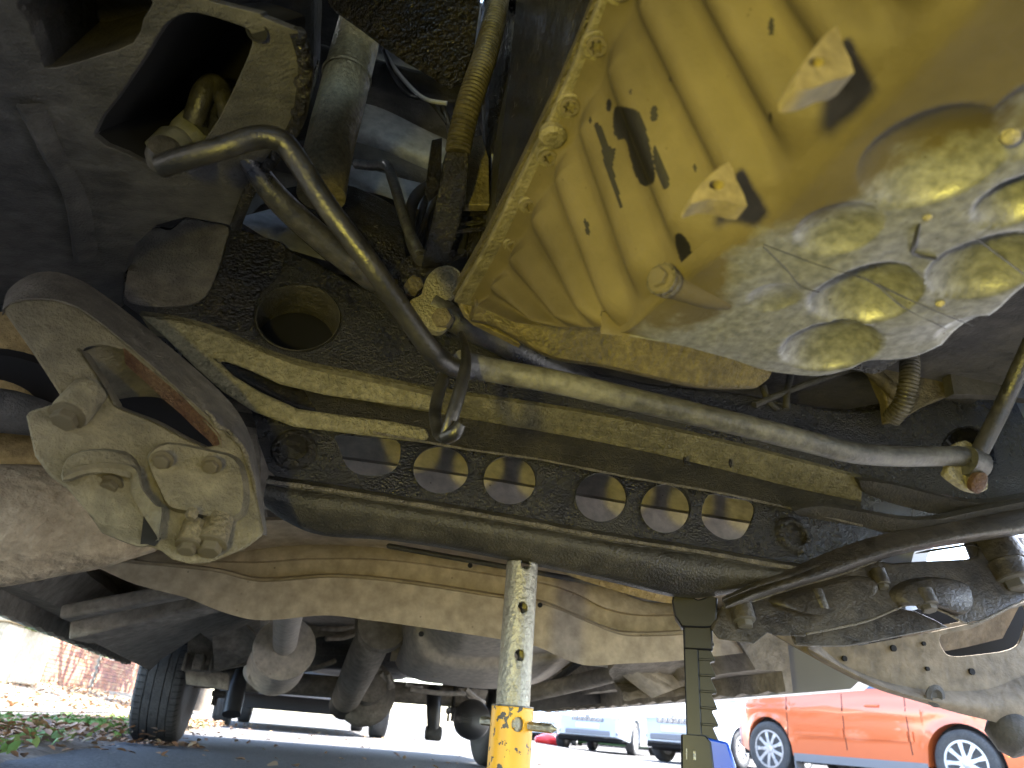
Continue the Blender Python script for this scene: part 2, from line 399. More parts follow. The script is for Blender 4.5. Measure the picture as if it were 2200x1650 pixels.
def boxm(lo, hi): 
    (a, b, c), (d, e, f) = lo, hi
    vs = [(x, y, z) for x in (a, d) for y in (b, e) for z in (c, f)]
    return [Vector(v) for v in vs], [(0, 1, 3, 2), (4, 6, 7, 5), (0, 4, 5, 1), (2, 3, 7, 6), (0, 2, 6, 4), (1, 5, 7, 3)]
def box(name, lo, hi, mat, parent, bevel=.002, M=None, label=None):
    vs, fs = boxm(lo, hi)
    if M is not None: vs = [M @ v for v in vs]
    return obj(name, vs, fs, mat, parent, 35, bevel, label)
def raw_mesh(name, vs, fs, mat, sharp=30):
    o = obj(name, vs, fs, mat, None, sharp); me = o.data; bpy.data.objects.remove(o); return me
def inst(name, me, M, parent, label=None):
    o = bpy.data.objects.new(name, me); COL.objects.link(o); o.parent = parent; o.matrix_local = M
    if label: o['label'] = label
    return o
def hexhead(shank=.9, flange=1.35):
    """hexagon head on a washer face and a plain collar; unit radius, axis +Z"""
    vs = []; fs = []; n = 24
    prof = [(1.1, -.1), (flange, -.1), (flange, .12), (1.05, .22)]
    for r, z in prof:
        for i in range(n):
            a = 2 * math.pi * i / n; vs.append(Vector((r * math.cos(a), r * math.sin(a), z)))
    for j in range(3):
        for i in range(n): fs.append((j * n + i, j * n + (i + 1) % n, (j + 1) * n + (i + 1) % n, (j + 1) * n + i))
    fs.append(tuple(range(3 * n, 4 * n)))
    b = len(vs)
    for z, r in ((.15, 1), (shank - .1, 1), (shank, .86)):
        for i in range(6):
            a = math.pi / 3 * i; vs.append(Vector((r * math.cos(a), r * math.sin(a), z)))
    for j in range(2):
        for i in range(6): fs.append((b + j * 6 + i, b + j * 6 + (i + 1) % 6, b + (j + 1) * 6 + (i + 1) % 6, b + (j + 1) * 6 + i))
    fs.append(tuple(range(b + 12, b + 18)))
    return vs, fs
hv, hf = hexhead()
HEX = {k: raw_mesh('bolt', hv, hf, k) for k in ('bolt_dusty', 'bolt_oily', 'bare_lug')}
def bolt(parent, pos, axis, r, mat='bolt_dusty', spin=.3, label=None):
    return inst('bolt', HEX[mat], axm(pos, axis, spin) @ Matrix.Scale(r, 4), parent, label)
def flange_bolt_mesh(mat):
    """pan bolt: washer flange, round head, six-lobe recess"""
    vs = []; fs = []; n = 48
    def lobe(a): return .62 + .13 * math.cos(6 * a)
    prof = [(1.3, -.3), (1.3, .12), (1.0, .26), (1.0, .72), (.9, .82)]
    for r, z in prof:
        for i in range(n): a = 2 * math.pi * i / n; vs.append(Vector((r * math.cos(a), r * math.sin(a), z)))
    for z in (.82, .3):
        for i in range(n): a = 2 * math.pi * i / n; vs.append(Vector((lobe(a) * math.cos(a), lobe(a) * math.sin(a), z)))
    for j in range(6):
        for i in range(n): fs.append((j * n + i, j * n + (i + 1) % n, (j + 1) * n + (i + 1) % n, (j + 1) * n + i))
    fs.append(tuple(range(6 * n, 7 * n)))
    return raw_mesh('flange_bolt', vs, fs, mat)

# ------------------------------------------------------------------ ground
def road_z(x, y):
    t = min(1, max(0, (x - .8) / 2.2)); return -.09 * t * t * (3 - 2 * t)
def sheet(name, xs, ys, zf, mat, kind='structure'):
    vs = [(x, y, zf(x, y)) for y in ys for x in xs]; n = len(xs)
    fs = [(j * n + i, j * n + i + 1, (j + 1) * n + i + 1, (j + 1) * n + i) for j in range(len(ys) - 1) for i in range(n - 1)]
    return tag(obj(name, vs, fs, mat, recalc=False, sharp=60), kind=kind)
sheet('road', [-150, -60, -30, -15, -8, -4, -2, -1, 0] + [.4 + .2 * i for i in range(16)] + [5, 8, 15, 30, 60, 150], [-40, -10, -3, 0, 2, 4, 8, 16, 40, 160], road_z, 'asphalt')
# left verge: kerbless strip, then a bank and footpath that climb towards the garden walls (van frame: across, along)
def vw(w, l): 
    p = VM @ Vector((w, l, 0)); return p.x, p.y
def bank_z(w, l):
    t = min(1, max(0, (-w - 2.6) / 3.4)); return .012 + .45 * t * t * (3 - 2 * t)
def strip(name, w0, w1, l0, l1, zf, mat, nw=14, nl=40, kind='structure', amp=0):
    vs = []; 
    for j in range(nl + 1):
        for i in range(nw + 1):
            w = w0 + (w1 - w0) * i / nw; l = l0 + (l1 - l0) * j / nl; x, y = vw(w, l)
            vs.append((x, y, zf(w, l) + amp * abs(noise.noise(Vector((x * 3, y * 3, 0))))))
    fs = [(j * (nw + 1) + i, j * (nw + 1) + i + 1, (j + 1) * (nw + 1) + i + 1, (j + 1) * (nw + 1) + i) for j in range(nl) for i in range(nw)]
    return tag(obj(name, vs, fs, mat, recalc=False, sharp=80), kind=kind)
strip('verge', -1.5, -.74, -1, 8, lambda w, l: -.008 + .045 * math.sin(math.pi * (-w - .74) / .76), 'soil', 12, 90, amp=.012)
strip('bank', -30, -2.5, -6, 45, bank_z, 'path_gravel', 40, 40)
# leaf litter and weeds on the verge
def leaf_mass(name, mat, spots, label, cat, parent=None, size=(.025, .05), curl=.4, up=False):
    vs = []; fs = []; tint = []
    for (x, y, z) in spots:
        s = random.uniform(*size); a = random.uniform(0, 6.28); t = random.random()
        d = Vector((math.cos(a), math.sin(a), random.uniform(-.15, .5) if not up else random.uniform(.5, 1.6))).normalized(); sd_ = d.orthogonal().normalized() if up else Vector((-d.y, d.x, random.uniform(-.5, .5))).normalized()
        n = d.cross(sd_); c = Vector((x, y, z)); b = len(vs)
        w = s * random.uniform(.28, .48)
        for u, v, k in ((0, 0, 0), (.35, .8, .25), (.35, -.8, .25), (.7, .7, .3), (.7, -.7, .3), (1, 0, .05), (.35, 0, 0), (.7, 0, .05)):
            vs.append(c + d * s * u + sd_ * w * v + n * s * k * curl * (1 if abs(v) > 0 else .1))
        fs += [(b, b + 6, b + 1), (b, b + 2, b + 6), (b + 6, b + 7, b + 3, b + 1), (b + 6, b + 2, b + 4, b + 7), (b + 7, b + 5, b + 3), (b + 7, b + 4, b + 5)]
        tint += [t] * 8
    o = obj(name, vs, fs, mat, parent, 60, recalc=False)
    at = o.data.attributes.new('tint', 'FLOAT', 'POINT'); at.data.foreach_set('value', tint)
    return tag(o, label, cat, kind='stuff')
sp = []
for i in range(6500):
    l = random.uniform(1.2, 7.5); w = random.gauss(-1.0, .17)
    if w > -.62 or w < -1.6: continue
    if noise.noise(Vector((l * 1.7, w * 2.5, 3))) < -.18: continue
    x, y = vw(w, l); sp.append((x, y, .03 + random.uniform(0, .04)))
for i in range(420):                                    # stray leaves on the road, thicker round the rear tyre
    l = random.uniform(3, 11); w = random.choice([random.gauss(-.8, .22), random.uniform(-.9, 1.5)]); x, y = vw(w, l); sp.append((x, y, .008))
for i in range(120):
    x, y = vw(random.uniform(-.9, -.4), random.uniform(3.75, 3.95)); sp.append((x, y, .01))
leaf_mass('leaf_litter', 'dead_leaves', sp, 'drift of dry brown leaves along the verge beside the rear tyre', 'leaves', size=(.02, .048))
sp = []
for i in range(9000):
    l = random.uniform(1.5, 7); w = random.gauss(-1.17, .15)
    if noise.noise(Vector((l * 2.2, w * 3, 8))) < -.12: continue
    x, y = vw(w, l); sp.append((x, y, .03))
leaf_mass('weeds', 'weed_green', sp, 'low green weeds growing along the verge by the rear tyre', 'weeds', size=(.02, .06), up=True)
sp = []
for i in range(2500):
    l = random.uniform(4, 20); w = random.uniform(-5.2, -2.6); x, y = vw(w, l); sp.append((x, y, bank_z(w, l) + .01))
leaf_mass('path_leaves', 'dead_leaves', sp, 'scattered dry leaves on the sunlit footpath bank', 'leaves', size=(.05, .09))

# ------------------------------------------------------------------ the van
van = empty('van', 'large van raised on stands, its dusty and oily underside seen from the front', 'van', mw=VM)

def grp(name, label=None):
    o = empty(name); o.parent = van
    if label: o['label'] = label
    return o

# ---- body shell, floor, sills
def side_panel(w, t, lab):
    pts = []
    lo = .41 if w < 0 else .375
    def arch(lc, r): return [(lc + r * math.cos(a), max(lo, .48 + r * math.sin(a))) for a in [math.pi - math.pi * i / 14 for i in range(15)]]
    out = [(-.35, .52)] + ([(.62, .50)] if w < 0 else [(.62, .5)]) + arch(1.12, .37 if w < 0 else .28) + [(1.62, lo)] + [(3.70, lo)] + arch(4.22, .44) + [(4.75, lo), (5.6, lo + .05), (5.6, 2.45), (1.4, 2.45), (.55, 1.35), (-.3, 1.05)]
    o = plate('side_panel', lambda x, y: Vector((w, x, y)), out, 'silver_paint', van, off=(t, 0, 0), bevel=0, label=lab)
side_panel(-.86, .04, 'pale painted body side on the left'); side_panel(1.36, -.04, 'pale painted body side on the right')
box('roof', (-.82, 1.5, 2.40), (1.32, 5.58, 2.45), 'silver_paint', van)
box('rear_doors', (-.82, 5.55, .80), (1.32, 5.6, 2.4), 'dark_paint', van)
box('rear_bumper', (-.80, 5.58, .60), (1.30, 5.72, .82), 'black_plastic', van, .03)
box('floor_panel', (-.82, 1.52, .80), (1.32, 5.55, .84), 'underbody_grey', van)
box('firewall', (-.82, 1.52, .78), (1.32, 1.55, 1.5), 'underbody_dark', van)
def quad_slab(name, pts, t, mat, label=None):
    vs = [Vector(q) for q in pts]; n = (vs[1] - vs[0]).cross(vs[3] - vs[0]).normalized() * t
    return obj(name, vs + [v + n for v in vs], [(0, 1, 2, 3), (7, 6, 5, 4), (0, 4, 5, 1), (1, 5, 6, 2), (2, 6, 7, 3), (3, 7, 4, 0)], mat, van, 35, .004, label)
quad_slab('windscreen', [(-.80, .62, 1.42), (1.18, .62, 1.42), (1.18, 1.44, 2.38), (-.80, 1.44, 2.38)], .01, 'glass')
box('front_bumper', (-.82, -.42, .42), (1.20, -.28, .86), 'black_plastic', van, .03)
quad_slab('bonnet', [(-.78, .60, 1.44), (1.16, .60, 1.44), (1.10, .15, 2.28), (-.72, .15, 2.28)], .03, 'silver_paint', 'raised bonnet')
box('scuttle', (-.80, .98, 1.10), (1.18, 1.50, 1.38), 'underbody_dark', van, .02)
box('radiator_pack', (-.80, -.28, .88), (1.18, .44, 1.06), 'oily_black', van, .02)
box('bay_light_lid', (-.80, -.28, 1.28), (1.18, .74, 1.40), 'oily_black', van, .02)  # added lid, shaped to keep daylight out of the bay
box('bay_light_block', (-.80, .45, 1.10), (-.17, .98, 1.2), 'underbody_dark', van, .02)  # added box that narrows the daylight gap on the left
box('wing_shelf', (.60, .45, .86), (1.20, 1.48, 1.04), 'underbody_dark', van, .02)
# sills: pinch-weld box rails with ribbed lower edge
def sill(w, s, lo, lab):
    a = []
    prof = [(w, lo), (w, lo + .16), (w + s * .10, lo + .20), (w + s * .16, lo + .12), (w + s * .10, lo + .03), (w + s * .025, lo + .035), (w + s * .02, lo - .012), (w, lo - .012)]
    rows = []
    ls = [1.66 + .04 * i for i in range(52)]
    vs = [Vector((x, l, z + (.004 * math.sin(l * 55) if z < lo + .01 else .004 * noise.noise(Vector((x * 9, l * 9, z * 9)))))) for l in ls for x, z in prof]
    n = len(prof); fs = [(j * n + i, j * n + (i + 1) % n, (j + 1) * n + (i + 1) % n, (j + 1) * n + i) for j in range(len(ls) - 1) for i in range(n)]
    fs += [tuple(range(n)), tuple((len(ls) - 1) * n + i for i in range(n))]
    return obj('sill', vs, fs, 'underbody_grey', van, 25, 0, lab)
sill(-.80, 1, .41, 'dusty grey left sill with a scalloped weld edge'); sill(1.18, -1, .37, 'dusty grey right sill')
# floor pressings on the left
loft('floor_pressing', [[Vector((-.80, l, .57)) for l in (1.45, 1.7, 2.0, 2.6, 3.6)], [Vector((-.62, l, .60 + .01 * math.sin(l * 9))) for l in (1.45, 1.7, 2.0, 2.6, 3.6)], [Vector((-.45, l, .66)) for l in (1.45, 1.7, 2.0, 2.6, 3.6)], [Vector((-.2, l, .72)) for l in (1.45, 1.7, 2.0, 2.6, 3.6)]],
     'underbody_grey', van, 40, 4, (0, 0, .01), wob=.006, label='lumpy dusty floor pressing on the left')
def beam(name, a, b, w, h, mat, label=None, bevel=.008, taper=1):
    """box section from a to b (van coords)"""
    a, b = Vector(a), Vector(b); t = (b - a).normalized(); u = t.cross(Vector((0, 0, 1))).normalized(); v = u.cross(t)
    vs = [p + u * su * w / 2 * k + v * sv_ * h / 2 for p, k in ((a, 1), (b, taper)) for su, sv_ in ((-1, -1), (1, -1), (1, 1), (-1, 1))]
    return obj(name, vs, [(0, 1, 2, 3), (4, 7, 6, 5), (0, 4, 5, 1), (1, 5, 6, 2), (2, 6, 7, 3), (3, 7, 4, 0)], mat, van, 35, bevel, label)
beam('outrigger', PL(140, 1318, 2.05), PL(430, 1262, 1.95), .05, .035, 'underbody_grey', 'thin ridge across the left floor')
beam('outrigger', PL(170, 1360, 2.3), PL(480, 1285, 2.15), .09, .05, 'underbody_grey', 'dusty outrigger under the left floor')
# left rear wheel-arch panels (dark triangle) 
plate('arch_panel', fP((170, 1362, 2.3), (320, 1438, 3.55), (520, 1290, 2.6)), [(165, 1362), (300, 1300), (500, 1285), (560, 1330), (560, 1400), (470, 1390), (430, 1360), (395, 1385), (345, 1418), (322, 1441)], 'underbody_grey', van, off=(0, .02, .01), label='grey sheet panel ahead of the left rear wheel')
# long chassis rails
beam('chassis_rail', (-.33, 1.6, .66), (-.30, 5.3, .66), .09, .14, 'underbody_grey', 'left chassis rail')
beam('chassis_rail', (.72, 1.6, .66), (.72, 5.3, .66), .09, .14, 'underbody_grey', 'right chassis rail')
for l in (2.5, 3.3, 4.9): box('cross_rail', (-.82, l, .72), (1.2, l + .08, .80), 'underbody_grey', van, .006)

# ---- gearbox crossmember: pressed hat beam
gx = 1.72
top = [(150, 1168), (260, 1178), (350, 1185), (470, 1172), (560, 1160), (700, 1158), (830, 1166), (1000, 1190), (1150, 1212), (1240, 1238), (1330, 1272), (1400, 1298), (1500, 1300), (1620, 1285)]
mid1 = [(150, 1180), (260, 1195), (350, 1208), (470, 1205), (560, 1206), (660, 1199), (790, 1199), (900, 1209), (1060, 1233), (1170, 1252), (1240, 1275), (1300, 1305), (1380, 1320), (1500, 1316), (1620, 1300)]
mid2 = [(150, 1190), (260, 1205), (380, 1215), (470, 1226), (540, 1243), (600, 1243), (700, 1236), (790, 1240), (900, 1252), (1060, 1277), (1170, 1293), (1250, 1325), (1330, 1357), (1400, 1362), (1500, 1356), (1620, 1340)]
shelf = [(150, 1190), (260, 1208), (380, 1219), (470, 1230), (540, 1248), (600, 1249), (700, 1241), (790, 1245), (900, 1258), (1060, 1283), (1170, 1300), (1250, 1332), (1330, 1363), (1400, 1367), (1500, 1361), (1620, 1345)]
low = [(150, 1192), (215, 1222), (290, 1255), (400, 1284), (470, 1312), (540, 1331), (600, 1331), (700, 1322), (790, 1332), (900, 1347), (1060, 1371), (1150, 1388), (1210, 1415), (1265, 1430), (1340, 1426), (1450, 1420), (1620, 1400)]
g = loft('gearbox_crossmember', [rowL(gx + .05, top), rowL(gx + .03, mid1), rowL(gx + .045, [(x, y + 4) for x, y in mid1]), rowL(gx + .05, mid2), rowL(gx - .045, shelf), rowL(gx - .05, low), rowL(gx + .09, [(x, y - 6) for x, y in low])],
         'underbody_tan', van, 90, 1, (0, .03, .012), 50, 'wide tan dust-coated pressed crossmember')
for px, py in ((905, 1362), (1160, 1300), (1010, 1215)): lathe('bolt_hole', [(.006, -.001), (.006, .002), (.004, .002)], axm(PL(px, py, gx - .07), (0, -1, 0)), 'void_black', g, 12)
# tan floor tunnel panel above it, behind the front crossmember
loft('tunnel_panel', [rowL(1.55, [(480, 1120), (700, 1120), (1000, 1150), (1300, 1200), (1560, 1240)]), rowL(1.75, [(480, 1190), (700, 1170), (1000, 1200), (1300, 1262), (1560, 1310)])], 'underbody_tan', van, 40, 1, (0, .01, .01))
beam('brake_pipe', PL(830, 1172, 1.5), PL(1490, 1290, 1.5), .012, .012, 'underbody_dark')
loft('heat_shield', [rowL(1.4, [(1160, 1212), (1260, 1238), (1380, 1268), (1480, 1285)]), rowL(1.42, [(1180, 1222), (1280, 1256), (1400, 1290), (1480, 1300)])], 'clay_yellow', van, 24, 1, (0, .01, .01), label='thin yellowish shield edge above the black stand')

# ---- exhaust
A = PL(612, 1392, 2.75); ax = (PL(588, 1440, 3.15) - A).normalized()
ex = grp('exhaust', 'dust-covered exhaust silencer and pipes')
rm = (PL(679, 1392, 2.75) - A).length
lathe('silencer', [(rm * .92, 0), (rm, -.004), (rm * 1.02, .012), (rm * .985, .02), (rm * .985, .30), (rm * 1.02, .31), (rm * .9, .33)], axm(A, ax), 'muffler_dust', ex, 48, 28)
tube('inlet_pipe', [PL(625, 1290, 1.95), PL(618, 1330, 2.3), PL(612, 1385, 2.78)], .042, 'muffler_dust', ex, 24)
tube('tail_pipe', [PL(600, 1430, 3.0), PL(575, 1450, 3.1), PL(560, 1452, 3.35), PL(545, 1440, 3.9), PL(540, 1420, 5.2)], .05, 'muffler_dust', ex, 24)
tube('tail_pipe_stub', [PL(590, 1420, 3.05), PL(568, 1448, 3.0), PL(562, 1460, 2.98)], [.06, .055, .05], 'muffler_dust', ex, 24)

# ---- propeller shaft and centre bearing
pr = grp('propeller_shaft', 'thick propeller shaft running back to the differential')
tube('shaft', [PL(808, 1352, 3.0), PL(796, 1385, 3.1), PL(745, 1497, 4.02)], [.052, .075, .075], 'underbody_grey', pr, 28, 8)
tube('joint', [PL(745, 1492, 3.98), PL(742, 1505, 4.1), PL(740, 1512, 4.2)], [.05, .06, .08], 'underbody_dark', pr, 20)
c = PL(822, 1342, 2.95)
lathe('centre_bearing', [(.075, -.03), (.10, -.03), (.11, 0), (.10, .03), (.075, .03)], axm(c, (0, 1, -.1)), 'underbody_grey', pr, 36)
plate('bearing_bracket', fL(3.02), [(770, 1330), (870, 1342), (868, 1372), (850, 1420), (838, 1420), (846, 1380), (800, 1372)], 'underbody_grey', pr, off=(0, .02, 0))

# ---- fuel tank
tk = grp('fuel_tank', 'dusty moulded fuel tank')
rows = []
tp = [(850, 1330), (870, 1340), (960, 1355), (1070, 1365), (1180, 1385), (1270, 1392)]
rows = [rowL(3.4, [(846, 1345), (846, 1400), (858, 1440), (900, 1462), (950, 1470), (1060, 1480), (1180, 1462), (1260, 1418)]),
        rowL(3.0, [(858, 1340), (862, 1395), (880, 1435), (930, 1455), (1000, 1465), (1070, 1470), (1180, 1448), (1262, 1410)]),
        rowL(2.75, [(885, 1340), (890, 1380), (912, 1418), (960, 1435), (1020, 1440), (1070, 1440), (1180, 1425), (1255, 1400)]),
        rowL(2.72, [(905, 1340), (915, 1370), (940, 1400), (975, 1411), (1020, 1413), (1070, 1411), (1180, 1402), (1250, 1395)]),
        rowL(2.6, [(925, 1335), (940, 1355), (965, 1380), (985, 1394), (1020, 1400), (1070, 1402), (1180, 1396), (1245, 1392)]),
        rowL(2.4, [(935, 1335), (955, 1340), (980, 1350), (1000, 1358), (1030, 1362), (1070, 1366), (1180, 1380), (1240, 1390)])]
loft('tank_shell', rows, 'muffler_dust', tk, 60, 5, (0, .02, .06), 60)
for px in (935, 1010, 1040): box('tank_rib', PL(px, 1450, 2.98) - Vector((.012, .02, .01)), PL(px, 1450, 2.98) + Vector((.012, .02, .01)), 'muffler_dust', tk, .004)
tube('tank_strap', [PL(1130, 1500, 3.2), PL(1180, 1470, 2.9), PL(1255, 1415, 2.5)], .012, 'underbody_dark', tk, 8)

# ---- rear axle
rl = 4.22
ra = grp('rear_axle', 'dusty live rear axle with round differential housing')
ac = PL(735, 1492, rl)
axl = Vector((-.56, rl, .405)); axr = Vector((1.0, rl, .425))
tube('axle_tube', [axl, axl.lerp(axr, .5), axr], .055, 'underbody_grey', ra, 24)
dc = axl.lerp(axr, .56)
lathe('differential', [(.02, -.17), (.09, -.15), (.15, -.07), (.165, 0), (.15, .07), (.10, .13), (.06, .15)], axm(dc - Vector((0, .02, .02)), (0, -1, .05)), 'underbody_grey', ra, 36, 50)
lathe('pinion_nose', [(.10, 0), (.085, .1), (.07, .17), (.085, .18), (.085, .2)], axm(dc - Vector((0, .1, 0)), (0, -1, .05)), 'underbody_grey', ra, 28)
for s, base in ((-1, axl), (1, axr)):
    ctr = base + Vector((.16 * -s, 0, .0))
    lab = 'left' if s < 0 else 'right'
    tube('leaf_spring', [ctr + Vector((0, -.62, .16)), ctr + Vector((0, -.3, .075)), ctr + Vector((0, 0, .06)), ctr + Vector((0, .35, .08)), ctr + Vector((0, .68, .18))], .035, 'underbody_dark', ra, 8, flat=.5)
    box('spring_clamp', ctr + Vector((-.06, -.08, -.09)), ctr + Vector((.06, .08, -.06)), 'underbody_dark', ra, .006)
    for dx in (-.045, .045):
        for dy in (-.06, .06): tube('u_bolt', [ctr + Vector((dx, dy, -.13)), ctr + Vector((dx, dy, .12))], .008, 'underbody_dark', ra, 8, 2)
    box('bump_block', ctr + Vector((-.05, -.06, .13)), ctr + Vector((.05, .06, .21)), 'black_plastic', ra, .01)
# spring hanger brackets by the left rear tyre
hb = grp('spring_hanger', 'dusty box brackets holding the left leaf spring')
for (x0, y0, x1, y1, l) in ((388, 1402, 405, 1440, 3.35), (410, 1404, 440, 1438, 3.33), (446, 1408, 462, 1442, 3.38)):
    a = PL(x0, y1, l); b = PL(x1, y0, l); box('lug', (a.x, l, a.z), (b.x, l + .09, b.z), 'underbody_grey', hb, .006)
plate('hanger_plate', fL(3.42), [(404, 1370), (455, 1352), (520, 1372), (560, 1408), (520, 1430), (460, 1442), (400, 1440)], 'underbody_grey', hb, off=(0, .05, 0))
plate('hanger_plate', fL(3.5), [(398, 1440), (470, 1440), (492, 1450), (488, 1482), (400, 1470)], 'underbody_grey', hb, off=(0, .06, 0))
loft('gusset', [rowL(3.2, [(455, 1352), (520, 1340), (560, 1380)]), rowL(3.4, [(460, 1440), (520, 1425), (556, 1408)])], 'underbody_grey', hb, 12, 1, (0, .02, .01))
tube('damper', [PL(520, 1440, 3.9), PL(508, 1480, 3.85), PL(497, 1535, 3.8)], [.03, .042, .042], 'black_plastic', van, 18, label='black shock absorber inboard of the left rear wheel')
da = PL(930, 1505, 3.9)
tube('damper', [PL(932, 1480, 3.95), PL(932, 1520, 3.9), PL(931, 1572, 3.9)], [.035, .038, .03], 'black_plastic', van, 18, label='black shock absorber hanging near the right rear wheel')
lathe('damper_eye', [(.03, -.04), (.035, -.03), (.035, .03), (.03, .04)], axm(PL(931, 1575, 3.9), (1, 0, 0)), 'underbody_dark', van, 18)
rb = grp('rubber_bump_stop', 'rounded black ribbed rubber stop behind the yellow stand')
bc = PL(1013, 1546, 3.4); rr_ = (PL(1052, 1546, 3.4) - bc).length
lathe('dome', [(.01, -rr_ * .9), (rr_ * .55, -rr_ * .8), (rr_ * .9, -rr_ * .4), (rr_, 0), (rr_ * .97, rr_ * .3), (rr_ * .8, rr_ * .6), (rr_ * .3, rr_ * .7)], axm(bc, (.25, -1, .1)), 'black_plastic', rb, 36, 60)
for k in range(4): box('rib', bc + Vector((-rr_ * .75, -rr_ * .85, -.02 + k * .012)), bc + Vector((-rr_ * .1, -rr_ * .6, -.015 + k * .012)), 'black_plastic', rb, .002)
for (x0, y0, x1, y1) in ((832, 1447, 835, 1478), (818, 1445, 845, 1475), (868, 1470, 905, 1478), (1000, 1480, 1040, 1510), (880, 1480, 1000, 1490), (640, 1440, 720, 1420), (700, 1372, 770, 1360), (690, 1350, 765, 1345)):
    tube('brake_line', [PL(x0, y0, 3.7), PL((x0 + x1) / 2 + 3, (y0 + y1) / 2 + 4, 3.75), PL(x1, y1, 3.8)], .012, 'underbody_grey', van, 8)
plate('spring_bracket', fL(3.9), [(985, 1478), (1050, 1483), (1040, 1508), (1018, 1512)], 'underbody_grey', van, off=(0, .04, 0))

# ---- wheels
def tyre(parent, c, axis, R, Wd, mat='tyre_rubber', name='tyre'):
    prof = [(R * .62, -Wd * .40), (R * .72, -Wd * .48), (R * .86, -Wd * .50), (R * .945, -Wd * .475), (R * .985, -Wd * .42)]
    g_ = [-.40, -.27, -.25, -.11, -.09, .09, .11, .25, .27, .40]
    k = 0
    for i, z in enumerate(g_):
        prof.append((R * (1.0 - .012 * abs(z) * 2), Wd * z))
        if i in (1, 3, 5, 7): prof += [(R * .975, Wd * (z + .003)), (R * .975, Wd * (g_[i + 1] - .003))]
    prof += [(R * .985, Wd * .42), (R * .945, Wd * .475), (R * .86, Wd * .50), (R * .72, Wd * .48), (R * .62, Wd * .40)]
    return lathe(name, prof, axm(c, axis), mat, parent, 64, 40)
def steel_wheel(parent, c, axis, R, Wd, label):
    w = tyre(parent, c, axis, R, Wd, name='wheel'); w['label'] = label
    lathe('rim', [(R * .2, -.02), (R * .3, 0), (R * .45, -Wd * .1), (R * .55, -Wd * .35), (R * .64, -Wd * .4), (R * .64, Wd * .4), (R * .55, Wd * .35), (R * .4, Wd * .2)], axm(c, axis), 'underbody_dark', w, 40)
    if label.startswith('left rear'):       # short sipes across the outer tread shoulders
        vs, fs = [], []
        M = axm(c, axis)
        for sgn in (-1, 1):
            for k in range(70):
                a = 2 * math.pi * k / 70; b = len(vs)
                for r_, z_ in ((R * 1.003, .29), (R * 1.003, .40), (R * .962, .465), (R * .955, .465), (R * .98, .40), (R * .98, .29)):
                    for da in (-.006, .006): vs.append(M @ Vector((r_ * math.cos(a + da), r_ * math.sin(a + da), sgn * z_ * Wd)))
                fs += [(b, b + 1, b + 3, b + 2), (b + 2, b + 3, b + 5, b + 4)]
        s_ = obj('tread_sipes', vs, fs, 'void_black', w, recalc=False); s_['kind'] = 'stuff'
    return w
steel_wheel(van, Vector((-.675, rl, .09 + .342)), (1, 0, 0), .342, .225, 'left rear wheel with grooved black tyre')
steel_wheel(van, Vector((1.08, rl + .02, .09 + .342)), (1, 0, 0), .342, .225, 'right rear wheel hidden behind the yellow stand')
steel_wheel(van, Vector((-.72, 1.12, .44)), (1, 0, 0), .342, .215, 'left front wheel')
sw = tyre(van, Vector((.30, 5.02, .64)), (0, 0, 1), .33, .2, name='spare_wheel'); sw['label'] = 'spare wheel slung under the tail'
lathe('rim', [(.04, -.03), (.12, -.02), (.19, -.07), (.21, -.08), (.21, .06), (.1, .05)], axm(Vector((.30, 5.02, .64)), (0, 0, 1)), 'underbody_dark', sw, 32)

# ---- front crossmember
cm = grp('front_crossmember', 'black cast-looking front crossmember with a row of round holes')
CL = .98
face_top = [(262, 650), (266, 590), (278, 535), (300, 503), (335, 484), (366, 490), (398, 466), (440, 472), (520, 492), (600, 525), (700, 575), (800, 628), (950, 695), (1080, 745), (1200, 785), (1400, 826), (1600, 848), (1780, 880), (1850, 884), (1910, 872), (1980, 855), (2060, 850), (2160, 856), (2300, 868)]
face_bot = [(2300, 1076), (2200, 1076), (2120, 1084), (2000, 1058), (1850, 1030), (1700, 990), (1500, 940), (1300, 898), (1100, 866), (920, 840), (800, 815), (650, 785), (560, 755), (480, 720), (400, 694), (300, 678)]
ff = fP((300, 680, .935), (2200, 1060, .96), (450, 480, .965))
fh = [ell(640, 682, 93, 72, 40), ell(2080, 978, 58, 62, 32)]
front = plate('front_face', ff, face_top + face_bot, 'cast_black', cm, holes=fh, off=(0, .035, .02), bevel=.004)
# collar inside the round holes
def ring_tube(name, f, hole, depth, mat, parent, wall=.004):
    A = [f(x, y) for x, y in hole]; cen = sum(A, Vector()) / len(A); D = Vector(depth); n = len(A)
    A2 = [a + (cen - a).normalized() * .002 for a in A]
    vs = A2 + [a + D for a in A2] + [a + D + (a - cen).normalized() * wall for a in A2] + [a + (a - cen).normalized() * wall * .2 for a in A2]
    fs = [(k * n + i, k * n + (i + 1) % n, ((k + 1) % 4) * n + (i + 1) % n, ((k + 1) % 4) * n + i) for k in range(4) for i in range(n)]
    return obj(name, vs, fs, mat, parent, 35)
ring_tube('hole_collar', ff, ell(640, 682, 93, 72, 40), (-.004, .075, -.006), 'cast_olive', cm)
ring_tube('hole_collar', ff, ell(2080, 978, 58, 62, 32), (0, .08, .03), 'cast_black', cm)
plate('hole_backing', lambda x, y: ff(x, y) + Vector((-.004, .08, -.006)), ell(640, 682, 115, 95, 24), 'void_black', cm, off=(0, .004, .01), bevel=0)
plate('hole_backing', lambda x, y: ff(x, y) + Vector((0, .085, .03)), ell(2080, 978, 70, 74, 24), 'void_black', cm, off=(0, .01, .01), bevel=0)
# back and top of the box so that it is closed
plate('rear_face', lambda x, y: ff(x, y) + Vector((0, .16, .03)), face_top + face_bot, 'cast_black', cm, off=(0, .01, 0), bevel=0)
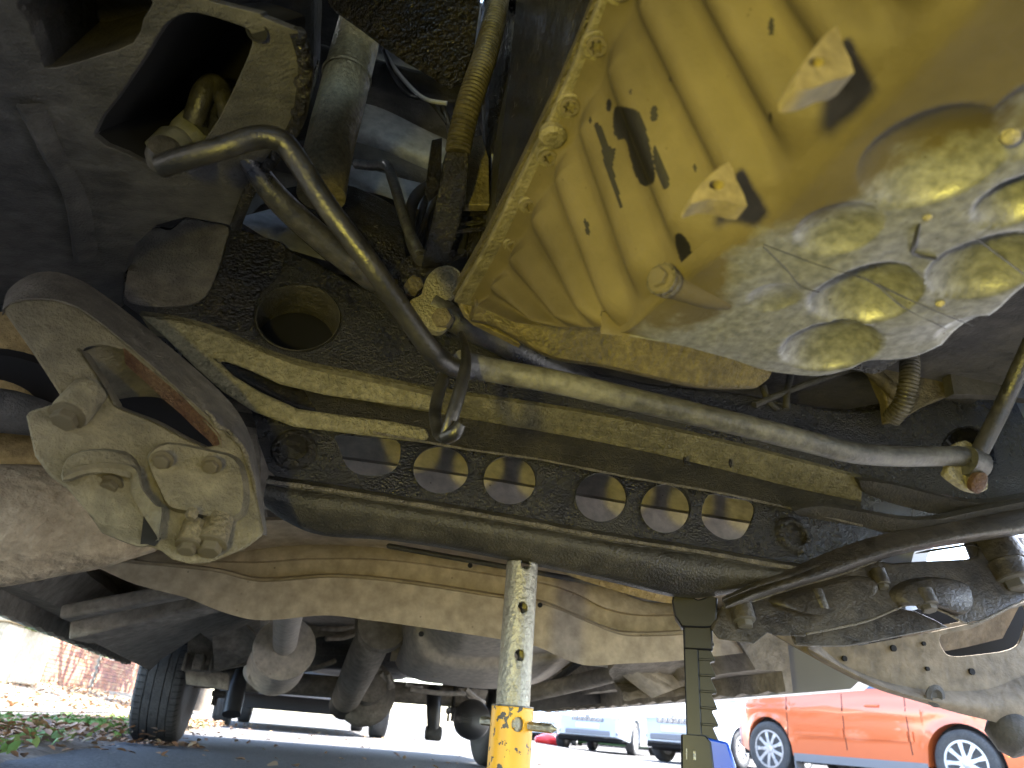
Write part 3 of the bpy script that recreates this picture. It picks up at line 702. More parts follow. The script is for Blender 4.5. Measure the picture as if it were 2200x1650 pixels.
# slanted lip under the face, then the lower front wall
b1 = [(300, 678), (400, 694), (480, 720), (560, 755), (650, 785), (800, 815), (920, 840), (1100, 866), (1300, 898), (1500, 940), (1700, 990), (1850, 1030)]
def frow(pts, dy, dl):
    return [ff(x, y + dy) + Vector((0, dl, 0)) for x, y in pts]
b2 = [(330, 720), (420, 745), (480, 775), (560, 803), (650, 832), (800, 864), (920, 885), (1100, 916), (1300, 952), (1500, 996), (1700, 1046), (1850, 1078)]
b3 = [(470, 800), (540, 850), (620, 893), (700, 915), (800, 930), (900, 948), (1000, 966), (1150, 986), (1350, 1026), (1560, 1062), (1720, 1098), (1850, 1130)]
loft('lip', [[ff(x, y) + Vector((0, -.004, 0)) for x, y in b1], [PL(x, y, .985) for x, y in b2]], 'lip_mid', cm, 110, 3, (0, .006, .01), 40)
rowB2 = [PL(x, y, .988) for x, y in b2[4:]]
rowB3 = [PL(x, y, .955) for x, y in b3[3:]]
loft('lower_wall', [rowB2, rowB3], 'cast_speckled', cm, 110, 6, (0, .008, .002), 40, wob=.0008)
# dark slot and second lip on the left
loft('slot_wall', [rowL(1.02, [(470, 778), (560, 806), (650, 834), (800, 866), (935, 890)]), rowL(1.03, [(480, 790), (560, 830), (650, 872), (800, 895), (935, 918)])], 'oily_black', cm, 50, 2, (0, .01, 0))
lwf = fP((300, 680, .925), (920, 845, .945), (630, 915, .95))
plate('left_web', lwf, [(300, 676), (350, 682), (400, 690), (480, 716), (560, 750), (650, 782), (800, 812), (925, 838), (932, 882), (800, 862), (700, 848), (600, 824), (530, 792), (490, 777), (468, 774), (500, 806), (560, 842), (640, 878), (740, 892), (850, 906), (915, 920), (924, 938), (912, 951), (830, 941), (730, 928), (630, 916), (545, 884), (480, 842), (420, 790), (350, 720)], 'lip_dust_lit', cm, off=(0, .012, .004), bevel=.005, label='yellow-lit split lip on the left')
# perforated plate
po = [(600, 905), (730, 924), (900, 950), (1000, 966), (1150, 986), (1350, 1026), (1560, 1062), (1720, 1098), (1850, 1130), (1920, 1152), (1860, 1178), (1790, 1205), (1740, 1226), (1650, 1213), (1500, 1186), (1300, 1156), (1100, 1119), (900, 1086), (740, 1059), (650, 1046), (605, 1033), (577, 1008), (556, 950), (550, 915), (540, 880)]
pf = fP((600, 905, .985), (1720, 1098, .985), (1100, 1119, .97))
D1 = smooth2([(722, 934), (790, 938), (852, 944), (861, 972), (850, 1006), (818, 1021), (772, 1019), (745, 1001), (730, 965)], 3)
D6 = smooth2([(1524, 1062), (1570, 1068), (1612, 1076), (1622, 1098), (1606, 1140), (1588, 1156), (1555, 1158), (1520, 1136), (1507, 1104)], 3)
rounds = [(947, 1010, 60, 52), (1095, 1032, 57, 53), (1291, 1069, 56, 53), (1429, 1093, 54, 53)]
holes = [D1] + [ell(*r, 36) for r in rounds] + [D6]
pp = plate('perforated_plate', pf, po, 'oily_plate', cm, holes=holes, off=(0, .005, 0), bevel=.0015, label='oily black web plate with round lightening holes')
for h in holes[1:5]: ring_tube('hole_rim', lambda x, y: pf(x, y) + Vector((0, -.0025, 0)), [(sum(a for a, b in h) / 36 + (x - sum(a for a, b in h) / 36) * 1.04, sum(b for a, b in h) / 36 + (y - sum(b for a, b in h) / 36) * 1.04) for x, y in h], (0, .006, 0), 'oily_plate', pp, .004)
def bush(px, py, s):
    p = pf(px, py); b = lathe('bush', [(.034 * s, 0), (.032 * s, .006), (.026 * s, .010), (.021 * s, .010), (.019 * s, .004), (.019 * s, -.012), (.010 * s, -.012), (.009 * s, -.004), (.004, -.004)], axm(p, (0, -1, .15)), 'oily_black', cm, 36, 40)
    lathe('bush_core', [(.010 * s, -.012), (.0085 * s, -.0035), (.003, -.003)], axm(p, (0, -1, .15)), 'cast_olive', b, 20)
bush(632, 967, .95); bush(1703, 1152, .98)
# inside of the box seen through the holes
loft('inner_wall', [rowL(1.42, [(560, 860), (1000, 920), (1400, 990), (1850, 1070)]), rowL(1.37, [(560, 956), (1000, 1018), (1400, 1086), (1850, 1156)]), rowL(1.30, [(560, 962), (1000, 1024), (1400, 1092), (1850, 1162)]), rowL(1.29, [(560, 1090), (1000, 1150), (1400, 1210), (1850, 1280)])], 'muffler_dust', cm, 40, 1, (0, .01, 0), 30, label='dusty tan wall seen through the holes')
# lower box
lt = [(572, 1036), (650, 1047), (740, 1060), (900, 1087), (1100, 1120), (1300, 1157), (1500, 1187), (1650, 1214), (1745, 1228)]
lm = [(566, 1075), (650, 1098), (740, 1108), (900, 1130), (1100, 1165), (1300, 1203), (1480, 1245), (1600, 1250), (1690, 1243)]
lb = [(572, 1090), (610, 1118), (690, 1150), (850, 1163), (1050, 1196), (1300, 1248), (1460, 1284), (1570, 1275), (1640, 1250)]
loft('lower_box', [rowL(.955, lt), rowL(.945, [((a[0] * .6 + b[0] * .4), (a[1] * .6 + b[1] * .4)) for a, b in zip(lt, lm)]), rowL(.955, lm), rowL(1.0, lb), rowL(1.10, [(x, y - 14) for x, y in lb])], 'lower_dark', cm, 110, 4, (0, .006, .012), 60, label='smooth olive-black lower flange of the crossmember')
tube('weld_seam', [p + Vector((0, -.002, .001)) for p in resample(rowL(.952, lt), 40)], [.0025 + .0015 * random.random() for _ in range(40)], 'seam_bare', cm, 8, 3)
tube('weld_seam', [p + Vector((0, -.002, 0)) for p in resample(rowL(.953, b3[4:]), 40)], [.0014 + .001 * random.random() for _ in range(40)], 'seam_bare', cm, 8, 3)
# right-hand bowed lips
loft('right_lip', [rowL(.93, [(1846, 1032), (1900, 1038), (1980, 1056), (2060, 1076), (2120, 1080), (2200, 1068), (2300, 1050)]), rowL(.965, [(1852, 1056), (1900, 1076), (1980, 1098), (2040, 1106), (2110, 1099), (2200, 1085), (2300, 1066)])], 'cast_speckled', cm, 50, 4, (0, .01, .01), 50, label='pale lit upper lip at the right end')
loft('right_lip', [rowL(.925, [(1706, 1098), (1760, 1088), (1850, 1100), (1940, 1116), (2010, 1116), (2100, 1098), (2200, 1078), (2300, 1058)]), rowL(.96, [(1716, 1108), (1780, 1120), (1850, 1132), (1910, 1144), (1970, 1143), (2090, 1120), (2200, 1099), (2300, 1080)])], 'cast_speckled', cm, 60, 4, (0, .01, .01), 50, label='pale lit lower lip at the right end')
loft('right_web', [rowL(1.0, [(1840, 1050), (1950, 1080), (2060, 1100), (2300, 1060)]), rowL(1.0, [(1840, 1110), (1950, 1125), (2060, 1112), (2300, 1080)])], 'oily_plate', cm, 30, 2, (0, .01, 0))
for px, py, l in ((1470, 990, .95), (1568, 995, .95), (1420, 905, 1.0)): tube('oil_drip', [PL(px, py - 8, l), PL(px + 1, py, l - .004), PL(px + 2, py + 10, l - .002)], [.0015, .003, .001], 'oily_black', cm, 8, 4)

# ---- left side rail with the long slot
rl_ = grp('subframe_rail', 'broad dusty grey subframe rail with a long dark slot')
rf = fP((0, 0, .42), (600, 200, .50), (300, 560, .90))
slot = smooth2([(199, 291), (250, 212), (312, 120), (352, 55), (385, 32), (425, 28), (500, 50), (536, 66), (541, 96), (520, 150), (470, 255), (415, 330), (372, 360), (336, 362), (270, 330)], 2)
rec = smooth2([(45, -20), (60, 50), (85, 110), (95, 146), (150, 138), (215, 118), (285, 92), (308, 40), (312, -20)], 2)
ro = [(-160, -140), (-160, 700), (60, 640), (262, 660), (268, 590), (280, 535), (335, 484), (398, 466), (505, 485), (540, 400), (590, 335), (640, 262), (652, 190), (655, 130), (640, 68), (560, 36), (430, 2), (400, -20), (500, -140)]
ro = ro[:16] + [(560, 30), (470, 8), (420, -6), (420, -140)]
rp = plate('rail_skin', rf, ro, 'rail_dusty', rl_, holes=[slot, rec], off=(0, .012, .02), bevel=.004)
def deep_wall(name, f, hole, depth, mat, parent):
    A = [f(x, y) for x, y in hole]; D = Vector(depth); n = len(A); vs = A + [a + D for a in A]
    fs = [(i, (i + 1) % n, n + (i + 1) % n, n + i) for i in range(n)] + [tuple(range(n, 2 * n))]
    return obj(name, vs, fs, mat, parent, 40)
deep_wall('recess', lambda x, y: rf(x, y) + Vector((0, .006, .01)), rec, (0, .03, .10), 'underbody_dark', rl_)
deep_wall('slot_recess', lambda x, y: rf(x, y) + Vector((0, .006, .01)), slot, (.01, .10, .16), 'void_black', rl_)
lathe('rail_hole', [(.0085, -.002), (.009, .001), (.0075, .0012), (.007, -.001)], axm(rf(552, 66), (-.1, -.35, -1)), 'void_black', rl_, 20)
tube('rail_edge', [rf(x, y) for x, y in ((640, 72), (657, 140), (652, 200), (638, 262), (592, 334), (542, 398), (506, 486))], .007, 'oily_black', rl_, 10, 6, label='ragged oily inner edge of the rail')
for px, py, r in ((655, 130, .006), (650, 175, .007), (660, 190, .005), (640, 240, .006), (655, 100, .005)): lathe('oil_clot', [(.001, r), (r * .8, r * .6), (r, 0), (r * .7, -r * .7), (.001, -r)], axm(rf(px, py) - Vector((0, .004, .006)), (.3, -.5, -1)), 'oily_black', rl_, 10, 80)
loft('rail_step', [[rf(x, y) + Vector((0, -.002, -.002)) for x, y in ((40, 230), (90, 330), (140, 430), (160, 560))], [rf(x, y) + Vector((.0, -.012, -.012)) for x, y in ((60, 226), (112, 330), (160, 430), (185, 560))], [rf(x, y) + Vector((0, -.002, -.002)) for x, y in ((95, 222), (140, 330), (190, 430), (215, 560))]], 'rail_dusty', rl_, 24, 4, (0, .004, .004), 70)
# raised pad at the left end of the crossmember with its oil soaked stripe
pad = plate('mount_pad', lambda x, y: ff(x, y) + Vector((0, -.0055, -.002)), smooth2([(278, 650), (276, 590), (288, 535), (306, 508), (338, 492), (368, 497), (400, 474), (450, 480), (492, 492), (484, 530), (470, 580), (440, 640), (380, 660)], 3), 'pad_dusty', cm, off=(0, .012, .004), bevel=.003, label='dusty raised pad at the crossmember end')
plate('oil_soak', lambda x, y: ff(x, y) + Vector((0, -.003, -.001)), smooth2([(498, 496), (560, 510), (612, 530), (600, 590), (566, 625), (548, 650), (542, 700), (520, 712), (470, 700), (440, 670), (452, 620), (480, 560)], 3), 'oily_black', cm, off=(0, .0025, 0), bevel=0, label='glistening oil soaked stripe')

# ---- lower-left lug bracket
lb_ = grp('arm_bracket', 'dusty tan pressed steel bracket with an angled window and rusty edge')
bf = fP((20, 665, .70), (540, 1000, .80), (420, 1190, .78))
bo = [(5, 667), (22, 650), (60, 641), (110, 642), (168, 660), (225, 700), (300, 762), (400, 852), (470, 915), (520, 960), (538, 1000), (550, 1060), (566, 1140), (562, 1152), (525, 1180), (448, 1210), (405, 1212), (368, 1202), (345, 1184), (322, 1176), (300, 1172), (225, 1142), (190, 1105), (140, 1048), (105, 1024), (72, 978), (54, 895), (62, 882), (118, 866), (128, 850), (100, 806), (60, 745)]
win = [(172, 752), (185, 742), (225, 741), (268, 752), (300, 780), (360, 830), (420, 886), (466, 936), (472, 956), (440, 960), (395, 940), (330, 905), (250, 872), (242, 862), (205, 800)]
bp_ = plate('bracket_face', bf, bo, 'bracket_tan', lb_, holes=[win], off=(0, .007, .002), bevel=.003)
rim_out = [(8, 650), (18, 622), (60, 592), (110, 583), (170, 600), (225, 635), (300, 692), (400, 775), (480, 848), (520, 900), (545, 960), (556, 1010), (566, 1080), (574, 1142)]
rim_in = [(5, 667), (22, 650), (60, 641), (110, 642), (168, 660), (225, 700), (300, 762), (400, 852), (470, 915), (520, 960), (538, 1000), (545, 1040), (556, 1090), (566, 1140)]
loft('bracket_rim', [[bf(x, y) for x, y in rim_in], [CV + (bf(x, y) - CV) * 1.075 for x, y in rim_out]], 'pad_dusty', lb_, 60, 2, (0, .004, -.004), 40, label='upturned grey flange round the bracket')
tube('torn_edge', [bf(x + random.uniform(-3, 3), y + random.uniform(-3, 3)) + Vector((0, -.002, 0)) for x, y in ((440, 884), (455, 900), (470, 915), (490, 925), (505, 945), (520, 960), (532, 985), (538, 1005), (543, 1035), (547, 1060))], [.001, .002, .003, .002, .003, .002, .003, .002, .002, .001], 'seam_bare', lb_, 8, 3)
loft('window_edge', [[bf(x, y) + Vector((0, -.0015, 0)) for x, y in ((266, 748), (300, 776), (360, 826), (420, 882), (468, 930), (476, 956))], [bf(x, y) + Vector((0, .02, .002)) for x, y in ((258, 758), (292, 790), (350, 842), (410, 898), (455, 944), (465, 962))]], 'rusty', lb_, 40, 2, (0, .004, -.002), 40, wob=.0012, label='rusty window edge')
loft('window_edge', [[bf(x, y) + Vector((0, -.003, 0)) for x, y in ((172, 752), (205, 800), (242, 862), (250, 876), (330, 908), (395, 943), (440, 963))], [bf(x, y) + Vector((0, .016, .003)) for x, y in ((182, 750), (214, 798), (250, 856), (258, 868), (336, 898), (398, 932), (440, 952))]], 'bracket_tan', lb_, 40, 2, (0, .003, 0), 40)
loft('window_shelf', [[bf(x, y) + Vector((0, .012, .002)) for x, y in ((172, 748), (215, 735), (270, 748), (330, 800))], [bf(x, y) + Vector((0, .09, .01)) for x, y in ((205, 800), (250, 795), (310, 800), (350, 830))]], 'bracket_tan', lb_, 24, 3, (0, .004, .004), 50)
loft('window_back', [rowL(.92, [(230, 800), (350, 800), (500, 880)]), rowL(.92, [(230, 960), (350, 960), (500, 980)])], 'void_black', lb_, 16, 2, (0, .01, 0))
# raised box pressing, recess and bolts
def dome(name, f, outline, lift, mat, parent, inset=.82, off=(0, .012, .0), sm=3, label=None):
    """pressing: outline at the face, smaller outline raised towards the viewer side"""
    o = smooth2(outline, sm); cx = sum(p[0] for p in o) / len(o); cy = sum(p[1] for p in o) / len(o); n = len(o)
    rings = []
    for k, s in ((0, 1), (.5, .965), (.85, .90), (1, inset)):
        rings.append([f(cx + (x - cx) * s, cy + (y - cy) * s) + Vector(lift) * k for x, y in o])
    vs = [p for r in rings for p in r]; fs = [(j * n + i, j * n + (i + 1) % n, (j + 1) * n + (i + 1) % n, (j + 1) * n + i) for j in range(3) for i in range(n)]
    fs.append(tuple(3 * n + i for i in range(n)))
    return obj(name, vs, fs, mat, parent, 60, 0, label)
dome('box_pressing', bf, [(318, 975), (360, 950), (450, 965), (515, 985), (535, 1040), (535, 1090), (520, 1115), (480, 1122), (400, 1105), (362, 1092), (340, 1050), (322, 1010)], (0, -.014, -.003), 'bracket_tan', lb_, .90)
dome('arch_pressing', bf, [(140, 1035), (150, 985), (200, 965), (270, 970), (300, 1000), (300, 1030), (260, 1020), (200, 1018)], (0, -.018, -.006), 'bracket_tan', lb_, .86)
loft('arch_lip', [[bf(x, y) + Vector((0, -.012, -.004)) for x, y in ((150, 1035), (185, 1022), (240, 1017), (280, 1024), (290, 1045), (290, 1060), (315, 1105), (345, 1152), (340, 1160))], [bf(x, y) + Vector((0, -.024, -.004)) for x, y in ((156, 1025), (190, 1010), (245, 1004), (298, 1012), (312, 1040), (318, 1060), (345, 1092), (358, 1100), (350, 1165))]], 'bracket_tan', lb_, 40, 3, (0, .006, .002), 50)
loft('arch_pocket', [[bf(x, y) + Vector((0, .014, .0)) for x, y in ((150, 1040), (200, 1024), (250, 1020), (285, 1030))], [bf(x, y) + Vector((0, .008, .0)) for x, y in ((180, 1090), (230, 1085), (290, 1085), (315, 1110))], [bf(x, y) + Vector((0, -.006, -.002)) for x, y in ((222, 1142), (260, 1158), (300, 1172), (322, 1170))]], 'bracket_tan', lb_, 20, 4, (0, .004, .0), 60)
loft('pocket_gap', [[bf(x, y) + Vector((0, -.008, 0)) for x, y in ((312, 1110), (330, 1140), (348, 1160))], [bf(x, y) + Vector((0, -.006, 0)) for x, y in ((304, 1172), (318, 1172), (334, 1176))]], 'void_black', lb_, 8, 2, (0, .002, 0))
lathe('boss', [(.018, -.02), (.018, .014), (.0165, .017)], axm(bf(168, 868), (-.12, -.45, -1)), 'bracket_tan', lb_, 28)
bolt(lb_, bf(168, 868) + Vector((-.002, -.0075, -.0165)), (-.12, -.45, -1), .0125, 'bolt_dusty', .4, 'large dusty hex bolt on the bracket corner')
for px, py, r in ((360, 990, .008), (462, 1000, .008)): bolt(lb_, bf(px, py) + Vector((0, -.02, -.006)), (.0, -.75, -1), r)
bolt(lb_, bf(235, 1038) + Vector((0, .004, 0)), (0, -.6, -1), .009)
lathe('stud', [(.003, 0), (.006, .002), (.006, .010), (.004, .013)], axm(bf(424, 1098) + Vector((0, -.022, -.004)), (.05, -.5, -1)), 'bolt_dusty', lb_, 6)
for px, py, r, hgt in ((466, 1130, .0145, .034), (416, 1140, .011, .026)):
    a_ = axm(bf(px, py) + Vector((0, -.004, -.002)), (.02, -.35, -1)); lathe('collar', [(r * 1.1, -.01), (r * 1.1, hgt * .6), (r * 1.0, hgt * .66)], a_, 'bolt_dusty', lb_, 24)
    inst('bolt', HEX['bolt_dusty'], a_ @ Matrix.Translation((0, 0, hgt * .62)) @ Matrix.Scale(r * .85, 4), lb_)
for px, py, h_ in ((175, 1010, 0), (345, 930, 0), (300, 862, 0)): pass

# ---- mud-caked parts behind the bracket on the left
dr = grp('drive_boot', 'mud-caked arm and boot behind the left bracket')
tube('upper_arm', [PL(-160, 975, 1.05), PL(0, 985, 1.05), PL(150, 1000, 1.05), PL(300, 1010, 1.06)], [.055, .052, .048, .04], 'clay_yellow', dr, 24)
tube('lower_arm', [PL(-200, 1140, 1.0), PL(0, 1128, 1.02), PL(130, 1120, 1.04), PL(250, 1125, 1.05), PL(345, 1140, 1.07)], [.078, .078, .072, .058, .03], 'clay_mud', dr, 32)
lathe('ball_boot', [(.05, -.05), (.075, -.03), (.082, 0), (.07, .03), (.05, .045), (.06, .06), (.045, .075)], axm(PL(10, 790, .98), (.3, -.3, -1)), 'clay_yellow', dr, 32)
lathe('boot_ring', [(.05, 0), (.085, 0), (.085, .012), (.05, .014)], axm(PL(15, 850, .96), (.25, -.35, -1)), 'black_plastic', dr, 32)
tube('track_rod', [PL(-150, 880, .93), PL(0, 882, .93), PL(110, 905, .95)], [.028, .028, .022], 'rail_dusty', dr, 18)
loft('inner_arch', [[Vector((-.80, l, .60)) for l in (.55, .9, 1.3, 1.62)], [Vector((-.64, l, .72)) for l in (.55, .9, 1.3, 1.62)]], 'underbody_dark', van, 16, 4, (0, 0, .01))

# ---- anti-roll bar and other rods
bar = grp('anti_roll_bar', 'long smooth steel bar crossing in front of the crossmember')
bl = .62
tube('bar', [PL(345, 358, .50), PL(390, 342, .49), PL(480, 318, .475), PL(545, 296, .47), PL(590, 298, .47), PL(625, 325, .475), PL(700, 440, .49), PL(790, 560, .51), PL(860, 660, .54), PL(920, 745, .57), PL(965, 785, .60), PL(1010, 798, .615)], .0098, 'bar_steel', bar, 20, 8)
tube('cross_bar', [PL(985, 778, .605), PL(1060, 796, bl), PL(1200, 822, bl), PL(1400, 868, bl), PL(1600, 915, bl), PL(1740, 950, bl + .005), PL(1830, 972, bl + .01), PL(1930, 980, bl + .02), PL(2050, 980, bl + .03), PL(2085, 985, bl + .03)], .0128, 'bar_dusty', bar, 24, 8)
tube('side_arm', [PL(2075, 1000, bl + .03), PL(2095, 985, bl + .028), PL(2120, 940, bl + .02), PL(2160, 860, bl), PL(2205, 760, bl - .04), PL(2260, 640, bl - .08)], .0105, 'rod_black', bar, 20, 8)
tube('hook', [PL(992, 720, .60), PL(1000, 750, .585), PL(1000, 790, .575), PL(985, 850, .57), PL(968, 905, .572), PL(955, 938, .58), PL(940, 925, .595), PL(935, 880, .61), PL(950, 820, .62), PL(965, 780, .62)], [.005, .006, .007, .0075, .0075, .007, .006, .006, .006, .005], 'bar_steel', bar, 16, 8, flat=.7, label='grey hook hanging round the bar')
tube('hook_tip', [PL(955, 940, .578), PL(975, 930, .57), PL(990, 910, .565)], [.007, .007, .005], 'bar_steel', bar, 14, 6)
bk = grp('bar_bracket', 'dirty clamp bracket holding the right end of the bar')
plate('clamp_plate', fL(.655), smooth2([(2045, 960), (2075, 945), (2098, 965), (2105, 1000), (2125, 1040), (2115, 1055), (2085, 1050), (2060, 1035), (2035, 1015), (2040, 1000)], 2), 'bare_lug', bk, off=(0, .012, 0), bevel=.002)
lathe('clamp_ring', [(.014, -.012), (.019, -.012), (.019, .012), (.014, .012)], axm(PL(2088, 995, .65), (.9, .1, -.1)), 'rod_grey', bk, 24)
lathe('clamp_ring', [(.006, -.004), (.013, -.004), (.014, .003), (.007, .006)], axm(PL(2100, 1036, .648), (.2, -.8, -.6)), 'rusty', bk, 24)
# second rod from the slot
tube('brake_rod', [PL(415, 262, .62), PL(425, 235, .61), PL(437, 200, .60), PL(455, 182, .60), PL(474, 192, .60), PL(484, 225, .60), PL(500, 275, .61), PL(540, 350, .63), (PL(600, 430, .66)), PL(690, 512, .70), PL(780, 585, .74), PL(850, 640, .78)], [.011, .012, .012, .0115, .011, .0105, .0105, .012, .0145, .0155, .0155, .014], 'rod_black', van, 18, 8, label='black bent rod coming out of the slot')
lathe('rod_end', [(.012, -.02), (.022, -.02), (.024, 0), (.02, .03), (.012, .04)], axm(PL(455, 235, .63), (.2, 0, 1)), 'rod_black', van, 20)
lathe('joint_body', [(.012, -.05), (.02, -.045), (.022, -.02), (.017, -.01), (.02, 0), (.022, .03), (.014, .045)], axm(PL(400, 290, .66), (.35, .1, 1)), 'liner_grey', van, 24, label='grey joint body inside the slot')
lathe('joint_body', [(.006, -.012), (.014, -.01), (.016, 0), (.014, .012), (.008, .014)], axm(PL(352, 335, .55), (.2, -1, .1)), 'rod_black', van, 20)
# bright lug with eye and the dark rod to the right
lg = grp('rod_lug', 'bright dusty cast lug with a bolt eye at the end of a dark rod')
lf = fL(.80)
plate('lug_ear', lf, smooth2([(905, 632), (915, 600), (935, 577), (962, 570), (985, 580), (992, 602), (985, 625), (968, 640), (955, 650), (975, 672), (965, 700), (945, 712), (915, 700), (890, 670), (882, 645)], 3), 'bare_lug', lg, holes=[ell(959, 599, 11, 11, 20)], off=(0, .02, .004), bevel=.003)
lathe('eye_ring', [(.0075, 0), (.0135, 0), (.0145, .003), (.0125, .0055), (.0085, .0055), (.0065, .001)], axm(lf(959, 599), (0, -1, -.1)), 'bare_lug', lg, 28)
lathe('nut', [(.012, -.012), (.012, .006), (.009, .008)], axm(lf(890, 612), (.2, -1, 0)), 'bolt_dusty', lg, 6)
lathe('nut', [(.014, -.012), (.014, .006), (.010, .008)], axm(lf(948, 690) - Vector((0, .008, 0)), (-.4, -1, -.4)), 'bolt_dusty', lg, 6)
tube('lug_rod', [PL(925, 655, .815), PL(985, 690, .82), PL(1080, 735, .84), PL(1180, 785, .88), PL(1260, 822, .92)], [.018, .0195, .02, .02, .02], 'rod_black', lg, 20)

# ---- oil pan
pan = grp('oil_pan', 'ribbed dusty alloy oil pan with oil stains and dimpled underside')
HF, HB = .60, .46
Tpx = [(1030, 650), (1060, 600), (1100, 530), (1150, 430), (1200, 330), (1255, 217), (1314, 78), (1372, -70), (1440, -230), (1500, -380), (1560, -520), (1640, -700)]
Bpx = [(1150, 712), (1185, 714), (1240, 716), (1290, 716), (1340, 712), (1405, 640), (1505, 545), (1640, 450), (1750, 330), (1890, 180), (2050, 0), (2250, -200)]
Bh = [.515, .505, .49, .475, .462, .46, .46, .46, .46, .46, .46, .46]
T3 = [PH(x + 4, y, HF - .001) for x, y in Tpx]; B3 = [PH(x, y, h) for (x, y), h in zip(Bpx, Bh)]
SUBU, NT = 54, 220
Tc, Bc = cat_rom(T3, SUBU), cat_rom(B3, SUBU)
stains = [smooth2(q, 3) for q in (
    [(1318, 245), (1325, 228), (1350, 232), (1372, 240), (1385, 268), (1398, 320), (1407, 370), (1405, 390), (1388, 400), (1372, 390), (1355, 345), (1345, 302), (1328, 300), (1318, 280)],
    [(1277, 268), (1287, 266), (1300, 290), (1312, 318), (1322, 318), (1320, 338), (1317, 360), (1328, 405), (1338, 455), (1318, 410), (1300, 360), (1290, 310)],
    [(1404, 312), (1412, 325), (1424, 350), (1437, 385), (1437, 402), (1424, 405), (1412, 375), (1404, 345)],
    [(1254, 470), (1263, 478), (1267, 495), (1265, 508), (1258, 495)],
    [(1450, 510), (1458, 500), (1470, 508), (1482, 525), (1485, 540), (1500, 560), (1512, 585), (1500, 600), (1485, 596), (1470, 580), (1455, 540)])]
stains += [ell(*e, 16) for e in ((1308, 226, 6, 14), (1405, 244, 8, 18), (1354, 198, 3, 6), (1657, 57, 6, 20), (1655, 252, 4, 12), (1493, 360, 4, 10), (1268, 258, 3, 8), (1440, 170, 3, 5))]
SB = [(min(a for a, b in s), max(a for a, b in s), min(b for a, b in s), max(b for a, b in s)) for s in stains]
vs = []; st = []; nU = len(Tc)
for i in range(nU):
    a, b = Tc[i], Bc[i] + Vector((0, 0, .006)); d = (b - a).normalized()
    tl = (Tc[min(i + 1, nU - 1)] - Tc[max(i - 1, 0)]).normalized(); nn = d.cross(tl).normalized()
    if nn.x > 0: nn = -nn
    f = (i / SUBU) % 1.0
    rib = .012 * (.5 + .5 * math.cos(2 * math.pi * (f - .04 * math.sin(2 * math.pi * f)))) ** 1.4
    for j in range(NT + 1):
        t = j / NT; env = min(1, t * 7) * (1 if t < .84 else 1 - ((t - .84) / .16) ** 1.5)
        p = a.lerp(b, t) + nn * rib * env
        if t < .06: p += Vector((-.012 * (1 - t / .06) ** 2, 0, 0))
        vs.append(p)
        x, y = PX(p); s = 0
        for q, bb in zip(stains, SB):
            if bb[0] <= x <= bb[1] and bb[2] <= y <= bb[3] and inside((x, y), q): s = 1; break
        st.append(s)
fs = [(i * (NT + 1) + j, i * (NT + 1) + j + 1, (i + 1) * (NT + 1) + j + 1, (i + 1) * (NT + 1) + j) for i in range(nU - 1) for j in range(NT)]
wall = obj('pan_wall', vs, fs, 'pan_alloy', pan, 70, recalc=False, label='ribbed side wall with black oil runs')
wall.data.attributes.new('stain', 'FLOAT', 'POINT').data.foreach_set('value', [float(s) for s in st])
wall.data.attributes.new('clean', 'FLOAT', 'POINT').data.foreach_set('value', [0.0] * len(vs))
# dimpled bottom
Le = [B3[i] for i in range(3, 12)]
Ri = [PH(x, y, HB) for x, y in ((1292, 720), (1450, 742), (1560, 775), (1660, 808), (1760, 820), (1835, 806), (1880, 786), (1965, 786), (2055, 752), (2150, 692), (2215, 632), (2350, 560), (2500, 480), (2750, 300), (2950, 100))]
NA, NB = 170, 150
La, Ra = resample(cat_rom(Le, 8), NA), resample(cat_rom(Ri, 8), NA)
dims = []
for cx, cy, rx, dep in ((2000, 340, 140, .014), (1800, 492, 84, .008), (1858, 637, 108, .019), (1782, 746, 96, .018), (2115, 575, 108, .017), (2185, 430, 78, .014), (1662, 640, 52, .003), (2085, 716, 62, .006), (2240, 250, 110, .01)):
    c = PH(cx, cy, HB); r = (PH(cx + abs(rx), cy + abs(rx) * .1, HB) - c).length; dims.append((c, r, dep, 1 if rx > 0 else 0))
vs = []; cl = []
for i in range(NA):
    for j in range(NB):
        t = j / (NB - 1); p = La[i].lerp(Ra[i], t); z = 0
        for c, r, dep, rnd in dims:
            q = (p.xy - c.xy).length / r
            if q < 1: z = max(z, dep * ((1 - q * q) ** .75 if rnd else min(1, 2.2 * (1 - q * q))))
        e = (1 - t) ; edge = max(0, (t - .93) / .07); p.z += z + .02 * edge ** 2 + .0025 * noise.noise(p * 25) * min(1, t * 8)
        if t < .07: p.z += .006 * (1 - t / .07) ** 2
        vs.append(p); x, y = PX(p)
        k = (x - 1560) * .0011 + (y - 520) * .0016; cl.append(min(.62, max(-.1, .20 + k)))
fs = [(i * NB + j, i * NB + j + 1, (i + 1) * NB + j + 1, (i + 1) * NB + j) for i in range(NA - 1) for j in range(NB - 1)]
bot = obj('pan_bottom', vs, fs, 'pan_alloy', pan, 70, recalc=False, label='pale underside with round dimples')
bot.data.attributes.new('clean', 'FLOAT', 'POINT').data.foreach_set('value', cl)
bot.data.attributes.new('stain', 'FLOAT', 'POINT').data.foreach_set('value', [0.0] * len(vs))
# outer rim and far side of the pan
rr0 = [vs[i * NB + NB - 1] for i in range(NA)]
loft('pan_rim', [rr0, [p + Vector((.004, .012, .012)) for p in rr0], [p + Vector((.0, .02, .12)) for p in rr0]], 'cast_olive', pan, 120, 3, (0, .002, .002), 60)
